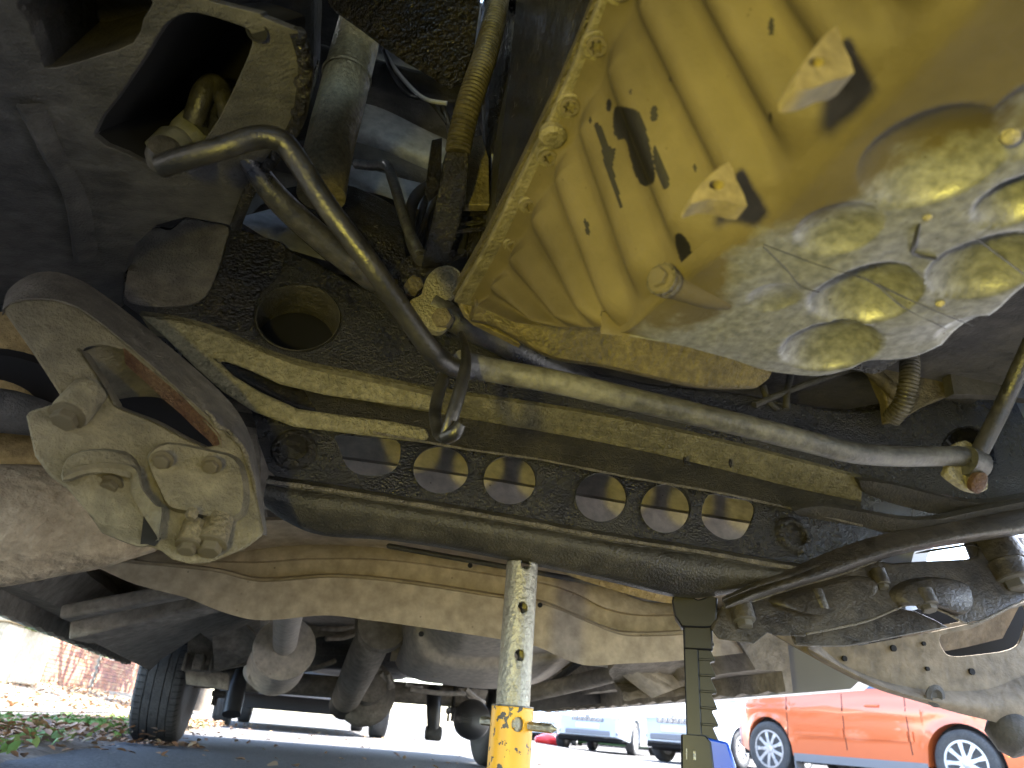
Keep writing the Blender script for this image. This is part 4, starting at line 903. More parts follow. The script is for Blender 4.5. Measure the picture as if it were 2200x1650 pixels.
# flange with gasket and bolts
fo = [PH(x - 56, y, HF) for x, y in Tpx]
fl_in = cat_rom([p + Vector((.028, 0, 0)) for p in fo], 6); fl_out = [p for p in cat_rom(fo, 6)]
def slab(name, A, B, dz, mat, parent, bev=.001):
    n = len(A); vs = A + B + [p + Vector((0, 0, dz)) for p in B] + [p + Vector((0, 0, dz)) for p in A]
    fs = [(k * n + i, k * n + i + 1, ((k + 1) % 4) * n + i + 1, ((k + 1) % 4) * n + i) for k in range(4) for i in range(n - 1)]
    fs += [(0, n, 2 * n, 3 * n), (n - 1, 2 * n - 1, 3 * n - 1, 4 * n - 1)]
    return obj(name, vs, fs, mat, parent, 35, bev)
slab('flange', fl_in, fl_out, .009, 'bracket_tan', pan, .002)
slab('gasket', [p + Vector((.003, 0, .0095)) for p in fl_in], [p + Vector((-.0022, 0, .0095)) for p in fl_out], .003, 'gasket', pan, 0)
slab('block_flange', [p + Vector((.03, 0, .013)) for p in fl_in], [p + Vector((.001, 0, .013)) for p in fl_out], .02, 'gasket', pan, .001)
FB = flange_bolt_mesh('bolt_dusty')
for k, (x, y) in enumerate(((1283, 92), (1226, 222), (1182, 332), (1141, 436), (1106, 522), (1075, 597), (1335, -30))):
    inst('flange_bolt', FB, axm(PH(x, y, HF - .001), (-.05, -.1, -1), k * .7) @ Matrix.Scale(.0070, 4), pan)
    lathe('bolt_boss', [(.0112, 0), (.0112, .003), (.0102, .0042)], axm(PH(x, y, HF + .001), (0, 0, -1)), 'bracket_tan', pan, 28)
for x, y in ((1197, 285), (1096, 655), (1160, 715)): lathe('flange_tab', [(.011, 0), (.011, .005), (.008, .008)], axm(PH(x - 8, y, HF), (0, 0, -1)), 'bracket_tan', pan, 20)
# ears with eyes hanging below the lower ends of two ribs
for out, hole, tp_ in (([(1708, 190), (1718, 150), (1752, 100), (1796, 55), (1810, 92), (1836, 156), (1790, 172), (1745, 190)], (1755, 133), (1770, 95)), ([(1484, 438), (1494, 410), (1526, 376), (1566, 348), (1582, 386), (1606, 442), (1560, 432), (1520, 428)], (1540, 397), (1548, 372))):
    l0 = PH(*tp_, HB).y - .010
    plate('ear', fL(l0), smooth2(out, 2), 'ear_dusty', pan, holes=[ell(*hole, 17, 11, 18)], off=(.001, .012, .001), bevel=0)
# drain plug with washer
dp = PH(1440, 610, HB); a_ = axm(dp + Vector((-.006, -.004, -.002)), (-.85, -.5, -.15))
lathe('drain_washer', [(.005, -.004), (.0105, -.004), (.0105, 0), (.009, .0014), (.011, .002), (.011, .0048), (.005, .005)], a_, 'gasket', pan, 28)
inst('drain_plug', HEX['bolt_dusty'], a_ @ Matrix.Translation((0, 0, .0045)) @ Matrix.Scale(.0068, 4), pan)
tube('plug_boss', [dp + Vector((0, 0, 0)), dp + Vector((.03, .008, .003)), dp + Vector((.05, .012, .006))], [.009, .008, .006], 'pan_alloy', pan, 18)
for pts in (((1640, 530), (1690, 580), (1720, 615), (1760, 628)), ((1640, 525), (1760, 570), (1870, 605), (1940, 660), (2030, 705)), ((2100, 515), (2200, 590)), ((1880, 610), (1990, 660), (2090, 700))):
    tube('hair', [PH(x, y, HB - .001) for x, y in pts], .00035, 'black_plastic', pan, 5, 6)
tube('wire_clip', [PH(1975, 478, HB), PH(1965, 520, HB - .004), PH(1962, 545, HB), PH(2010, 556, HB)], .0012, 'black_plastic', pan, 6, 4)
for x, y, r in ((1992, 465, .003), (2170, 292, .005), (2020, 652, .003)): lathe('putty_dab', [(.0005, r), (r * .8, r * .6), (r, 0), (r * .6, -r * .5)], axm(PH(x, y, HB), (0, 0, -1)), 'bare_lug', pan, 12, 80)
# bell-housing cover behind the pan
loft('bell_cover', [rowL(.60, [(1020, 640), (1062, 632), (1100, 668), (1190, 690), (1330, 690), (1480, 716), (1660, 782)]), rowL(.62, [(1018, 676), (1062, 690), (1110, 716), (1190, 752), (1310, 768), (1480, 800), (1652, 812)]), rowL(.64, [(1012, 690), (1060, 702), (1110, 730), (1190, 772), (1300, 790), (1490, 832), (1618, 836)]), rowL(.74, [(1010, 690), (1060, 704), (1110, 732), (1190, 770), (1300, 786), (1490, 824), (1612, 826)])], 'bronze_cover', pan, 60, 4, (0, .02, .02), 50, label='scuffed bronze-coloured cover below the pan')
plate('bell_web', fL(.66), [(985, 640), (1030, 600), (1070, 640), (1080, 700), (1120, 740), (1020, 690), (1000, 672)], 'bronze_cover', pan, off=(0, .01, 0))

# ---- engine parts in the dark gap
en = grp('engine', 'oily black engine parts in the dark gap above')
box('block', (.11, -.25, .625), (.62, .63, 1.15), 'oily_black', en, .01)
box('bell_housing', (.13, .64, .84), (.60, 1.40, 1.15), 'underbody_dark', en, .03)
loft('block_skirt', [rowL(.74, [(1040, 0), (1120, -20), (1280, -40)]), rowL(.78, [(1050, 250), (1110, 260), (1180, 260)]), rowL(.84, [(1010, 560), (1060, 480), (1120, 420)])], 'oily_black', en, 20, 4, (0, .03, .02), 60, wob=.003)
plate('sump_shield', fP((640, 0, .60), (1040, 0, .60), (900, 180, .72)), [(700, -60), (705, 10), (722, 28), (770, 62), (826, 104), (870, 135), (925, 165), (965, 195), (995, 178), (1020, 100), (1040, -60)], 'oily_black', en, off=(0, .02, .03), bevel=.003, label='dark oil wet shield with ragged edge')
tube('steering_column', [PL(800, -30, .80), PL(768, 80, .80), PL(735, 210, .80), PL(705, 330, .80), PL(690, 420, .80)], [.036, .036, .036, .035, .034], 'column_olive', en, 32, 6, label='thick olive steering tube')
lathe('column_ring', [(.0375, -.004), (.039, 0), (.0375, .004)], axm(PL(745, 165, .80), PL(735, 210, .80) - PL(768, 80, .80)), 'column_olive', en, 32)
box('ragged_bracket', PL(672, 240, .70) - Vector((.012, .005, .0)), PL(672, 130, .70) + Vector((.008, .02, 0)), 'oily_black', en, .003)
hz = tube('corrugated_hose', [PL(1075, -60, .66), PL(1066, 20, .66), PL(1045, 110, .66), (PL(1010, 215, .67)), PL(990, 290, .69), PL(984, 330, .70)], .0165, 'hose_plastic', en, 24, 10, ripple=(.07, .0062), label='ribbed plastic hose hanging down')
plate('hose_clip', fP((985, 325, .69), (940, 560, .80), (1010, 330, .69)), [(958, 322), (1008, 326), (1004, 400), (990, 470), (962, 562), (908, 560), (930, 470), (946, 395)], 'oily_black', en, off=(0, .02, 0), bevel=.003, label='long oil wet clip strip below the hose')
for y in (362, 398, 452): 
    box('clip_notch', PL(968, y + 3, .715 + (y - 362) * .0004) - Vector((0, .004, 0)), PL(992, y, .715 + (y - 362) * .0004) + Vector((0, .003, .001)), 'void_black', en, .0005)
plate('connector_plate', fL(.77), [(1010, 296), (1035, 290), (1050, 340), (1052, 440), (1000, 440), (1000, 330)], 'column_olive', en, off=(0, .015, 0))
plate('connector_plate', fL(.76), [(928, 300), (950, 295), (948, 400), (925, 420), (915, 400)], 'oily_black', en, off=(0, .015, 0))
for y0 in (455, 475, 490): tube('fin', [PL(975, y0 + 8, .80), PL(1058, y0, .80)], .0035, 'oily_black', en, 8, 4)
plate('fin_base', fL(.83), [(960, 430), (1060, 430), (1060, 520), (960, 560)], 'oily_black', en, off=(0, .01, 0))
rb_ = plate('ribbed_cover', fP((1090, 70, .70), (1160, 80, .70), (1080, 255, .78)), [(1092, 40), (1150, 52), (1172, 75), (1140, 250), (1128, 262), (1062, 256), (1060, 235), (1078, 190)], 'oily_black', en, off=(0, .03, 0), bevel=.003)
for k in range(4): tube('cover_rib', [PL(1098 + k * 18, 60, .70), PL(1070 + k * 18, 235, .765)], .003, 'oily_black', en, 8, 4)
plate('flange_arm', fP((1120, 0, .60), (1200, 100, .62), (1160, 10, .60)), [(1105, -40), (1160, -40), (1228, 60), (1225, 95), (1212, 108), (1195, 100), (1185, 85), (1172, 88), (1145, 50)], 'column_olive', en, off=(0, .02, .01), bevel=.003, label='olive cast arm beside the pan flange')
tube('pipe', [PL(765, 352, .95), PL(800, 356, .93), PL(830, 356, .90), PL(845, 390, .88), PL(860, 440, .86), PL(880, 500, .84), PL(903, 545, .82)], .0085, 'rod_grey', en, 12, 6)
tube('pipe', [PL(925, 395, .9), PL(895, 420, .88), PL(880, 465, .86), PL(885, 520, .84), PL(905, 560, .82)], .0095, 'rod_black', en, 12, 6)
tube('strap', [PL(1062, 270, .80), PL(1056, 300, .80), PL(1060, 340, .80), PL(1056, 400, .80)], [.003, .005, .006, .003], 'cable_grey', en, 8, 6, flat=.4)
tube('strap', [PL(1100, 290, .79), PL(1085, 330, .8), PL(1075, 400, .8), PL(1070, 440, .8)], [.006, .006, .005, .004], 'rail_dusty', en, 8, 6)
loft('heat_plate', [rowL(.93, [(560, 420), (640, 400), (740, 398), (790, 415), (840, 440), (868, 470)]), rowL(.86, [(600, 470), (680, 470), (760, 470), (820, 500), (870, 540)]), rowL(.86, [(700, 560), (760, 570), (820, 590), (880, 610)])], 'oily_black', en, 30, 5, (0, .01, .01), 60, label='rounded oily black housing')
loft('clip_block', [rowL(.83, [(860, 560), (900, 545), (950, 560)]), rowL(.83, [(862, 610), (900, 615), (950, 600)])], 'oily_black', en, 12, 3, (0, .03, 0), 60)
for k in range(9):
    x0 = 1000 + random.uniform(-60, 70); l_ = random.uniform(.84, .95)
    tube('harness', [PL(x0 + random.uniform(-30, 40), 230, l_), PL(x0 + random.uniform(-25, 25), 320, l_), PL(x0 - 25 + random.uniform(-25, 25), 420, l_ - .02), PL(x0 - 60 + random.uniform(-25, 25), 540, l_ - .04)], random.choice((.004, .006, .008)), random.choice(('oily_black', 'rod_black', 'black_plastic')), en, 10, 6)
# pale plastic inner panel with cables, lit from the open engine bay
ip = grp('inner_panel', 'pale grey moulded inner panel in the gap')
loft('panel_skin', [rowL(1.02, [(770, 30), (860, 60), (960, 150), (1030, 220)]), rowL(1.0, [(750, 170), (830, 190), (930, 250), (1010, 300)]), rowL(.96, [(745, 260), (820, 285), (910, 320), (1000, 345)]), rowL(1.0, [(740, 330), (820, 350), (900, 390), (980, 420)]), rowL(.98, [(735, 400), (820, 420), (900, 450), (980, 480)])], 'liner_grey', ip, 50, 8, (0, .01, .01), 70)
tube('panel_cable', [PL(820, 100, .93), PL(850, 150, .93), PL(890, 195, .92), PL(920, 215, .91), PL(960, 222, .90)], .004, 'cable_grey', ip, 10, 8)
tube('panel_cable', [PL(822, 100, .93), PL(845, 160, .93), PL(880, 205, .92), PL(920, 215, .92), PL(960, 265, .92)], .004, 'black_plastic', ip, 10, 8)
plate('lower_panel', fP((515, 478, 1.0), (590, 440, 1.05), (690, 530, 1.0)), [(505, 470), (560, 455), (610, 442), (680, 520), (700, 560), (600, 530)], 'liner_grey', ip, off=(0, .01, .01), bevel=0)
plate('gap_shield', fL(1.06), [(560, -80), (780, -80), (770, 60), (745, 250), (740, 420), (690, 430), (640, 400), (560, 440), (500, 500), (540, 400), (592, 330), (618, 306), (648, 312), (652, 268), (622, 272), (600, 290), (600, 150)], 'underbody_dark', en, off=(0, .01, 0), bevel=0)
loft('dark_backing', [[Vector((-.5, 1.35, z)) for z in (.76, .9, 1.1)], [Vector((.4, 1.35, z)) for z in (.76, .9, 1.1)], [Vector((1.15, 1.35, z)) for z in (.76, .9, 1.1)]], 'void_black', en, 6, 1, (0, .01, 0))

# ---- behind the pan on the right: gearbox, hose, brackets
gb = grp('gearbox', 'dirty gearbox parts behind the oil pan')
loft('casing', [rowL(1.0, [(1560, 740), (1700, 720), (1900, 700), (2050, 720)]), rowL(1.1, [(1560, 800), (1700, 830), (1880, 850), (2060, 840)]), rowL(1.15, [(1560, 900), (1700, 920), (1880, 930), (2060, 920)])], 'underbody_dark', gb, 30, 4, (0, .02, .02), 60)
tube('ribbed_hose', [PL(1950, 740, .86), PL(1955, 790, .86), PL(1950, 830, .87), PL(1938, 870, .89), PL(1915, 900, .92)], .0155, 'hose_plastic', gb, 20, 8, ripple=(.08, .0062), label='ribbed hose behind the pan')
plate('bracket', fL(.93), [(1870, 780), (1900, 770), (1990, 760), (2030, 770), (2040, 850), (1990, 870), (1940, 900), (1910, 905), (1905, 860)], 'bronze_cover', gb, off=(0, .02, 0), bevel=.003, label='mustard dusted bracket behind the ribbed hose')
tube('strut', [PL(1860, 785, .9), PL(1930, 850, .92)], .012, 'bronze_cover', gb, 12, 3)
for pts in (((1700, 800, .95), (1690, 850, .95), (1690, 880, .95)), ((1620, 870, .95), (1720, 830, .95), (1840, 790, .95)), ((1640, 830, .96), (1650, 860, .96), (1670, 880, .96))): tube('pipe', [PL(*q) for q in pts], .006, 'underbody_dark', gb, 10, 6)
plate('right_plate', fL(.9), [(2030, 740), (2090, 690), (2240, 600), (2240, 860), (2150, 850), (2050, 846)], 'underbody_dark', gb, off=(0, .02, 0), bevel=0)

loft('right_inner_arch', [[Vector((1.2, l, .66)) for l in (1.0, 1.3, 1.5)], [Vector((1.1, l, .8)) for l in (1.0, 1.3, 1.5)], [Vector((.95, l, 1.0)) for l in (1.0, 1.3, 1.5)]], 'underbody_dark', van, 12, 3, (0, 0, .01))
# ---- right lower arm
ar = grp('right_arm', 'oil-dark pressed lower arm bracket on the right with several bolts')
af = fP((1560, 1320, 1.0), (2200, 1200, 1.0), (1850, 1380, .97))
loft('arm_flange', [rowL(.94, [(1560, 1296), (1640, 1258), (1730, 1222), (1800, 1192), (1880, 1165), (1970, 1144), (2080, 1122), (2200, 1100), (2320, 1080)]), rowL(.925, [(1560, 1304), (1640, 1272), (1730, 1245), (1800, 1222), (1880, 1195), (1970, 1172), (2080, 1152), (2200, 1136), (2320, 1120)]), rowL(.96, [(1560, 1308), (1640, 1282), (1730, 1256), (1800, 1234), (1880, 1206), (1970, 1184), (2080, 1166), (2200, 1148), (2320, 1132)])], 'bracket_oily', ar, 60, 5, (0, .01, .01), 60, label='curved dark upper flange')
ao = [(1540, 1330), (1552, 1306), (1620, 1290), (1700, 1264), (1800, 1236), (1880, 1206), (1930, 1200), (2010, 1180), (2110, 1166), (2210, 1150), (2320, 1130), (2320, 1240), (2200, 1290), (2110, 1334), (2090, 1336), (2075, 1340), (2030, 1318), (1990, 1304), (1950, 1300), (1920, 1312), (1850, 1340), (1735, 1362), (1730, 1368), (1665, 1366), (1650, 1360), (1620, 1384), (1545, 1374), (1530, 1352)]
aw = [(1893, 1207), (1912, 1196), (1990, 1188), (2090, 1172), (2106, 1178), (2104, 1196), (2080, 1203), (1980, 1208), (1920, 1212)]
plate('arm_face', af, ao, 'bracket_oily', ar, holes=[aw], off=(0, .006, .003), bevel=.003)
lo_ = [(1732, 1358), (1850, 1336), (1920, 1308), (1950, 1298), (2000, 1305), (2045, 1325), (2075, 1342), (1990, 1358), (1900, 1376), (1850, 1384), (1790, 1384), (1740, 1380)]
plate('arm_lower_face', lambda x, y: af(x, y) + Vector((0, .035, 0)), lo_, 'bracket_oily', ar, off=(0, .006, 0), bevel=.002)
tube('edge_bead', [af(x, y) + Vector((0, -.002, 0)) for x, y in ((1552, 1306), (1620, 1290), (1700, 1264), (1800, 1236), (1880, 1206))], .002, 'seam_bare', ar, 8)
tube('edge_bead', [af(x, y) + Vector((0, -.001, 0)) for x, y in ((1732, 1362), (1850, 1338), (1920, 1311), (1950, 1300), (1990, 1303), (2030, 1317), (2075, 1339), (2110, 1333), (2200, 1289), (2320, 1238))], .0018, 'seam_bare', ar, 8)
dome('arm_pressing', af, [(1650, 1290), (1700, 1268), (1800, 1240), (1870, 1240), (1880, 1265), (1840, 1290), (1760, 1318), (1700, 1312)], (0, -.016, -.008), 'bracket_oily', ar, .86)
dome('arm_pressing', af, [(1910, 1270), (1950, 1245), (2010, 1240), (2070, 1255), (2080, 1300), (2060, 1322), (2020, 1310), (1980, 1298), (1930, 1300)], (0, -.018, -.003), 'bracket_oily', ar, .86)
def boss(px, py, r, hgt, dx=0):
    a_ = axm(af(px, py) + Vector((0, -.006, 0)), (.0 + dx, -.3, -1)); lathe('collar', [(r * 1.15, -.02), (r * 1.15, hgt), (r, hgt + .002)], a_, 'bracket_oily', ar, 28)
    inst('bolt', HEX['bolt_oily'], a_ @ Matrix.Translation((0, 0, hgt)) @ Matrix.Scale(r * .82, 4), ar)
boss(1590, 1318, .0155, .012); boss(1757, 1296, .009, .012); boss(1888, 1250, .011, .006); boss(1985, 1296, .015, .004); boss(2165, 1235, .028, .012)
lathe('bush_housing', [(.04, -.05), (.045, 0), (.045, .03), (.03, .035)], axm(af(2165, 1205) + Vector((0, .02, .02)), (0, -.3, -1)), 'bracket_oily', ar, 32)
# bracket dust shield (brake backing plate) at far right
sh = grp('brake_shield', 'large round dusty brake backing plate on the right')
sc_ = PL(1985, 1330, 1.25); 
sf = fP((1700, 1400, 1.22), (2200, 1400, 1.12), (1980, 1540, 1.18))
so_ = [(1640, 1350), (1720, 1372), (1850, 1386), (2000, 1358), (2100, 1336), (2320, 1240), (2330, 1640), (2260, 1600), (2180, 1560), (2110, 1536), (2040, 1515), (1960, 1490), (1880, 1475), (1800, 1440), (1730, 1402)]
sh_hole = smooth2([(2022, 1365), (2090, 1350), (2200, 1300), (2195, 1370), (2170, 1395), (2110, 1405), (2050, 1410), (2028, 1398)], 3)
plate('shield_plate', sf, so_, 'shield_tan', sh, holes=[sh_hole], off=(0, .005, 0), bevel=.001)
loft('shield_rim', [[sf(x, y) for x, y in ((1760, 1385), (1800, 1420), (1870, 1455), (1960, 1478), (2060, 1485), (2130, 1478), (2200, 1450), (2320, 1400))], [sf(x, y) + Vector((0, -.025, -.004)) for x, y in ((1720, 1392), (1790, 1432), (1870, 1470), (1960, 1497), (2060, 1512), (2130, 1510), (2200, 1490), (2320, 1450))], [sf(x, y) + Vector((0, -.01, -.004)) for x, y in ((1735, 1402), (1800, 1442), (1880, 1478), (1960, 1502), (2050, 1528), (2120, 1545), (2200, 1570), (2330, 1640))]], 'shield_tan', sh, 50, 4, (0, .004, .003), 60)
for px, py, r in ((1917, 1393, .006), (1982, 1383, .004), (2085, 1443, .006), (1990, 1437, .004), (1812, 1415, .005)): lathe('shield_hole', [(r, -.001), (r, .003), (r * .6, .003)], axm(sf(px, py) - Vector((0, .002, 0)), (-.05, -1, -.1)), 'void_black', sh, 14)
lathe('grommet', [(.008, 0), (.018, .002), (.02, .006), (.012, .009), (.006, .004)], axm(sf(1990, 1492) - Vector((0, .016, .002)), (-.05, -1, -.3)), 'underbody_dark', sh, 24)
loft('shield_inner', [[sf(x, y) + Vector((0, .05, 0)) for x, y in ((1990, 1340), (2100, 1330), (2240, 1290))], [sf(x, y) + Vector((0, .09, 0)) for x, y in ((2000, 1380), (2100, 1390), (2240, 1360))]], 'shield_tan', sh, 12, 2, (0, .01, 0))
plate('shield_back', lambda x, y: sf(x, y) + Vector((0, .11, 0)), [(1960, 1320), (2420, 1190), (2420, 1500), (2200, 1450), (1960, 1440)], 'void_black', sh, off=(0, .01, 0), bevel=0)
lathe('hub_tail', [(.022, -.03), (.036, -.02), (.04, .015), (.03, .035), (.014, .04)], axm(PL(2170, 1570, 1.15), (.3, -.6, -1)), 'underbody_dark', sh, 28, 50)
# right-hand floor, outrigger and wheel-arch plates
loft('right_floor', [rowL(1.75, [(1480, 1370), (1560, 1378), (1700, 1370), (1800, 1390)]), rowL(1.95, [(1320, 1430), (1480, 1420), (1650, 1400), (1760, 1440)]), rowL(2.2, [(1320, 1470), (1480, 1470), (1620, 1450), (1740, 1450)]), rowL(2.1, [(1340, 1505), (1480, 1490), (1620, 1462), (1740, 1450)])], 'underbody_grey', van, 40, 5, (0, .01, .02), 60, wob=.008, label='lumpy brown-grey floor on the right')
loft('right_outrigger', [rowL(2.1, [(1270, 1430), (1320, 1440), (1360, 1470), (1400, 1500)]), rowL(2.05, [(1300, 1424), (1360, 1440), (1400, 1462), (1440, 1485)]), rowL(2.1, [(1340, 1420), (1390, 1430), (1440, 1450), (1480, 1470)])], 'muffler_dust', van, 24, 4, (0, .01, .02), 60)
plate('right_arch_panel', fL(2.9), [(1140, 1505), (1200, 1470), (1240, 1440), (1330, 1452), (1350, 1480), (1380, 1500), (1140, 1530)], 'underbody_dark', van, off=(0, .02, 0), bevel=0)
tube('side_rail', [PL(1140, 1490, 2.9), PL(1260, 1462, 2.6), PL(1340, 1440, 2.4)], .03, 'underbody_grey', van, 12)

# ------------------------------------------------------------------ yellow jack stand
gz = 0.0
sp0 = PL(1122, 1216, 1.0); sp_w = VM @ sp0
stx, sty = sp_w.x, sp_w.y
js = empty('jack_stand', 'tall jack stand with steel tube and chipped yellow base post', 'jack stand', (stx, sty, 0))
def tube_with_holes(name, r, z0, z1, hz, hr, mat, parent, wall=.003, ang=-90):
    """hollow pipe with round pin holes through the front and back"""
    nphi, vs, fs = 96, [], []
    zs = sorted(set([z0, z1] + [z0 + (z1 - z0) * i / 140 for i in range(141)]))
    rim = {}
    def hole(phi, z):
        for h in hz:
            for a0 in (ang, ang + 180):
                d = (phi - a0 + 180) % 360 - 180
                if (rad(d) * r) ** 2 + (z - h) ** 2 < hr * hr: return True
        return False
    idx = {}
    for k, z in enumerate(zs):
        for i in range(nphi):
            phi = 360 * i / nphi; zz = z; pp = phi
            for h in hz:                                   # snap nearby vertices onto the hole edge
                for a0 in (ang, ang + 180):
                    d = (phi - a0 + 180) % 360 - 180; u = rad(d) * r; v = z - h; q = math.hypot(u, v)
                    if hr * .82 < q < hr * 1.28 and q > 0: u *= hr / q * 1.001; v *= hr / q * 1.001; pp = a0 + math.degrees(u / r); zz = h + v
            idx[k, i] = len(vs); vs.append(Vector((r * math.cos(rad(pp)), r * math.sin(rad(pp)), zz)))
    for k in range(len(zs) - 1):
        for i in range(nphi):
            c = [(k, i), (k, (i + 1) % nphi), (k + 1, (i + 1) % nphi), (k + 1, i)]
            pc = 360 * (i + .5) / nphi; zc = (zs[k] + zs[k + 1]) / 2
            if hole(pc, zc): continue
            fs.append(tuple(idx[q] for q in c))
    o = obj(name, vs, fs, mat, parent, 40)
    s = o.modifiers.new('wall', 'SOLIDIFY'); s.thickness = wall; s.offset = -1
    return o
topz = sp_w.z + .004
tr = .0232
vang = math.degrees(math.atan2(-sty, -stx)) + 8
hz_w = [DP(1125, y, 1).z for y in ()]
def zat(py, x=1115):                                       # height on the stand's axis seen at photo row py
    d = ray(x, py); t = math.hypot(stx, sty) / math.hypot(d.x, d.y); return CAM.z + d.z * t
hole_z = [zat(1217), zat(1310), zat(1411)]
tube_with_holes('inner_tube', tr, .03, topz, hole_z, .0076, 'zinc_tube', js, ang=vang + 4)
base_top = zat(1519, 1092)
pin_z = zat(1556, 1105)
tube_with_holes('base_post', .0285, .012, base_top, [pin_z], .009, 'yellow_paint', js, ang=vang + 10)
lathe('collar_ring', [(.0235, 0), (.0288, 0), (.0288, .002), (.0235, .002)], Matrix.Translation((0, 0, base_top)), 'rod_black', js, 40)
pd = Vector((math.cos(rad(vang + 48)), math.sin(rad(vang + 48)), -.03))
M_ = Matrix.Translation((0, 0, pin_z))
pin = tube('lock_pin', [Vector((0, 0, pin_z)) - pd * .05, Vector((0, 0, pin_z)) + pd * .03, Vector((0, 0, pin_z)) + pd * .064], .0058, 'zinc_tube', js, 6, 1)
pin_tip = tube('pin_tip', [Vector((0, 0, pin_z)) + pd * .064, Vector((0, 0, pin_z)) + pd * .071], [.0045, .001], 'zinc_tube', js, 12, 1)
for k in range(4):
    a = vang + 45 + 90 * k; d = Vector((math.cos(rad(a)), math.sin(rad(a)), 0))
    tube('leg', [Vector((0, 0, .09)) + d * .026, Vector((0, 0, .05)) + d * .08, Vector((0, 0, .008)) + d * .13], .009, 'yellow_paint', js, 12, 4)
box('base_plate', (-.1, -.1, .001), (.1, .1, .008), 'yellow_paint', js, .002)

# ------------------------------------------------------------------ black ratchet stand with blue body
b0 = VM @ PL(1490, 1285, 1.03)
rs = empty('ratchet_stand', 'black toothed ratchet stand with bright blue cast body', 'jack stand', (b0.x, b0.y, 0), (0, 0, rad(-14)))
def zat2(py, x=1490):
    d = ray(x, py); t = math.hypot(b0.x, b0.y) / math.hypot(d.x, d.y); return CAM.z + d.z * t
zt = b0.z + .003; zc = zat2(1585)
out = [(-.012, .03), (.010, .03)]
# post: flat back bar and ratchet teeth on the right
box('back_bar', (-.018, -.012, .05), (.004, .012, zat2(1338)), 'jack_black', rs, .002)
zz = zat2(1350); step = (zat2(1395) - zat2(1428)); prof = [(.004, .05)]
z = .05; pts = []
nte = int((zz - zc) / step) + 1
pts = [(.004, zz)]
zk = zz
pts += [(.026, zz)]
for k in range(nte):
    pts += [(.026, zk - .002), (.020, zk - .006), (.027, zk - step + .001), (.027, zk - step)]; zk -= step
pts += [(.022, zk), (.022, .05), (.004, .05)]
vs, fs = solid([pts[::-1]], lambda x, z: Vector((x, -.011, z)), (0, .022, 0)); obj('ratchet_bar', vs, fs, 'jack_black', rs, 30, .0008)
zk = zz
for k in range(nte):
    box('tooth', (.005, -.0135, zk - .0035), (.0275, .0135, zk), 'jack_black', rs, .0008); zk -= step
box('neck', (-.018, -.014, zat2(1398)), (.026, .014, zat2(1338)), 'jack_black', rs, .003)
# saddle: a forked crutch
sad = [(-.020, zat2(1352)), (.012, zat2(1352)), (.026, zat2(1350)), (.034, zat2(1330)), (.036, zt - .004), (.020, zt - .002), (.016, zt - .005), (.006, zt - .008), (-.002, zt - .005), (-.006, zt), (-.030, zt + .006), (-.034, zt - .012), (-.030, zat2(1330)), (-.024, zat2(1342))]
vs, fs = solid([sad], lambda x, z: Vector((x, -.02, z)), (0, .04, 0)); obj('saddle', vs, fs, 'jack_black', rs, 30, .004)
zb = zat2(1583)
body = [(.010, zb), (.040, zb - .004), (.048, zb - .03), (.075, .012), (.075, .004), (.0, .004), (.0, zb)]
vs, fs = solid([body], lambda x, z: Vector((x, -.022, z)), (0, .05, 0)); obj('blue_body', vs, fs, 'blue_paint', rs, 30, .004)
body2 = [(-.026, zb + .002), (.010, zb + .002), (.016, zb - .006), (.030, .012), (-.075, .012), (-.075, .004), (-.03, .05)]
vs, fs = solid([body2], lambda x, z: Vector((x, -.026, z)), (0, .052, 0)); obj('black_collar', vs, fs, 'jack_black', rs, 30, .003)
for sx in (-1, 1):
    for sy in (-1, 1): tube('leg', [Vector((sx * .02, sy * .02, .07)), Vector((sx * .07, sy * .06, .006))], .010, 'blue_paint', rs, 10, 2)
box('emblem', (-.020, -.0275, zb - .030), (-.018, -.0255, zb - .016), 'zinc_tube', rs, .0004)
box('emblem', (-.010, -.0275, zb - .030), (-.006, -.0255, zb - .018), 'zinc_tube', rs, .0004)

# ------------------------------------------------------------------ work lamp on the ground in front of the raised van (its yellow light falls on everything)
wl_p = Vector((-.21, -.17, .0))
wl = empty('work_lamp', 'small yellow work lamp standing on the ground before the van', 'work lamp', wl_p)
aim = (Vector((.30, .62, .50)) - (wl_p + Vector((0, 0, .075)))).normalized()
LM = axm(Vector((0, 0, .075)), aim)
box('housing', (-.035, -.028, -.045), (.035, .028, -.004), 'yellow_paint', wl, .004, M=LM)
me_, nt_, bs_ = nmat('lamp_lens'); bs_.inputs['Emission Color'].default_value = (1, .74, .16, 1); bs_.inputs['Emission Strength'].default_value = 6
box('lens', (-.03, -.023, -.005), (.03, .023, -.002), 'lamp_lens', wl, .001, M=LM)
tube('stand_wire', [Vector((-.045, 0, .075)), Vector((-.05, -.01, .004)), Vector((.05, -.01, .004)), Vector((.045, 0, .075))], .003, 'rod_black', wl, 8, 6)
ld = bpy.data.lights.new('work_lamp_light', 'SPOT'); ld.energy = 3.3; ld.color = (1, .84, .11); ld.spot_size = rad(105); ld.spot_blend = .9; ld.shadow_soft_size = .03
lo2 = bpy.data.objects.new('work_lamp_light', ld); COL.objects.link(lo2); lo2.parent = wl
lo2.matrix_local = axm(Vector((0, 0, .075)) + aim * .004, -aim)

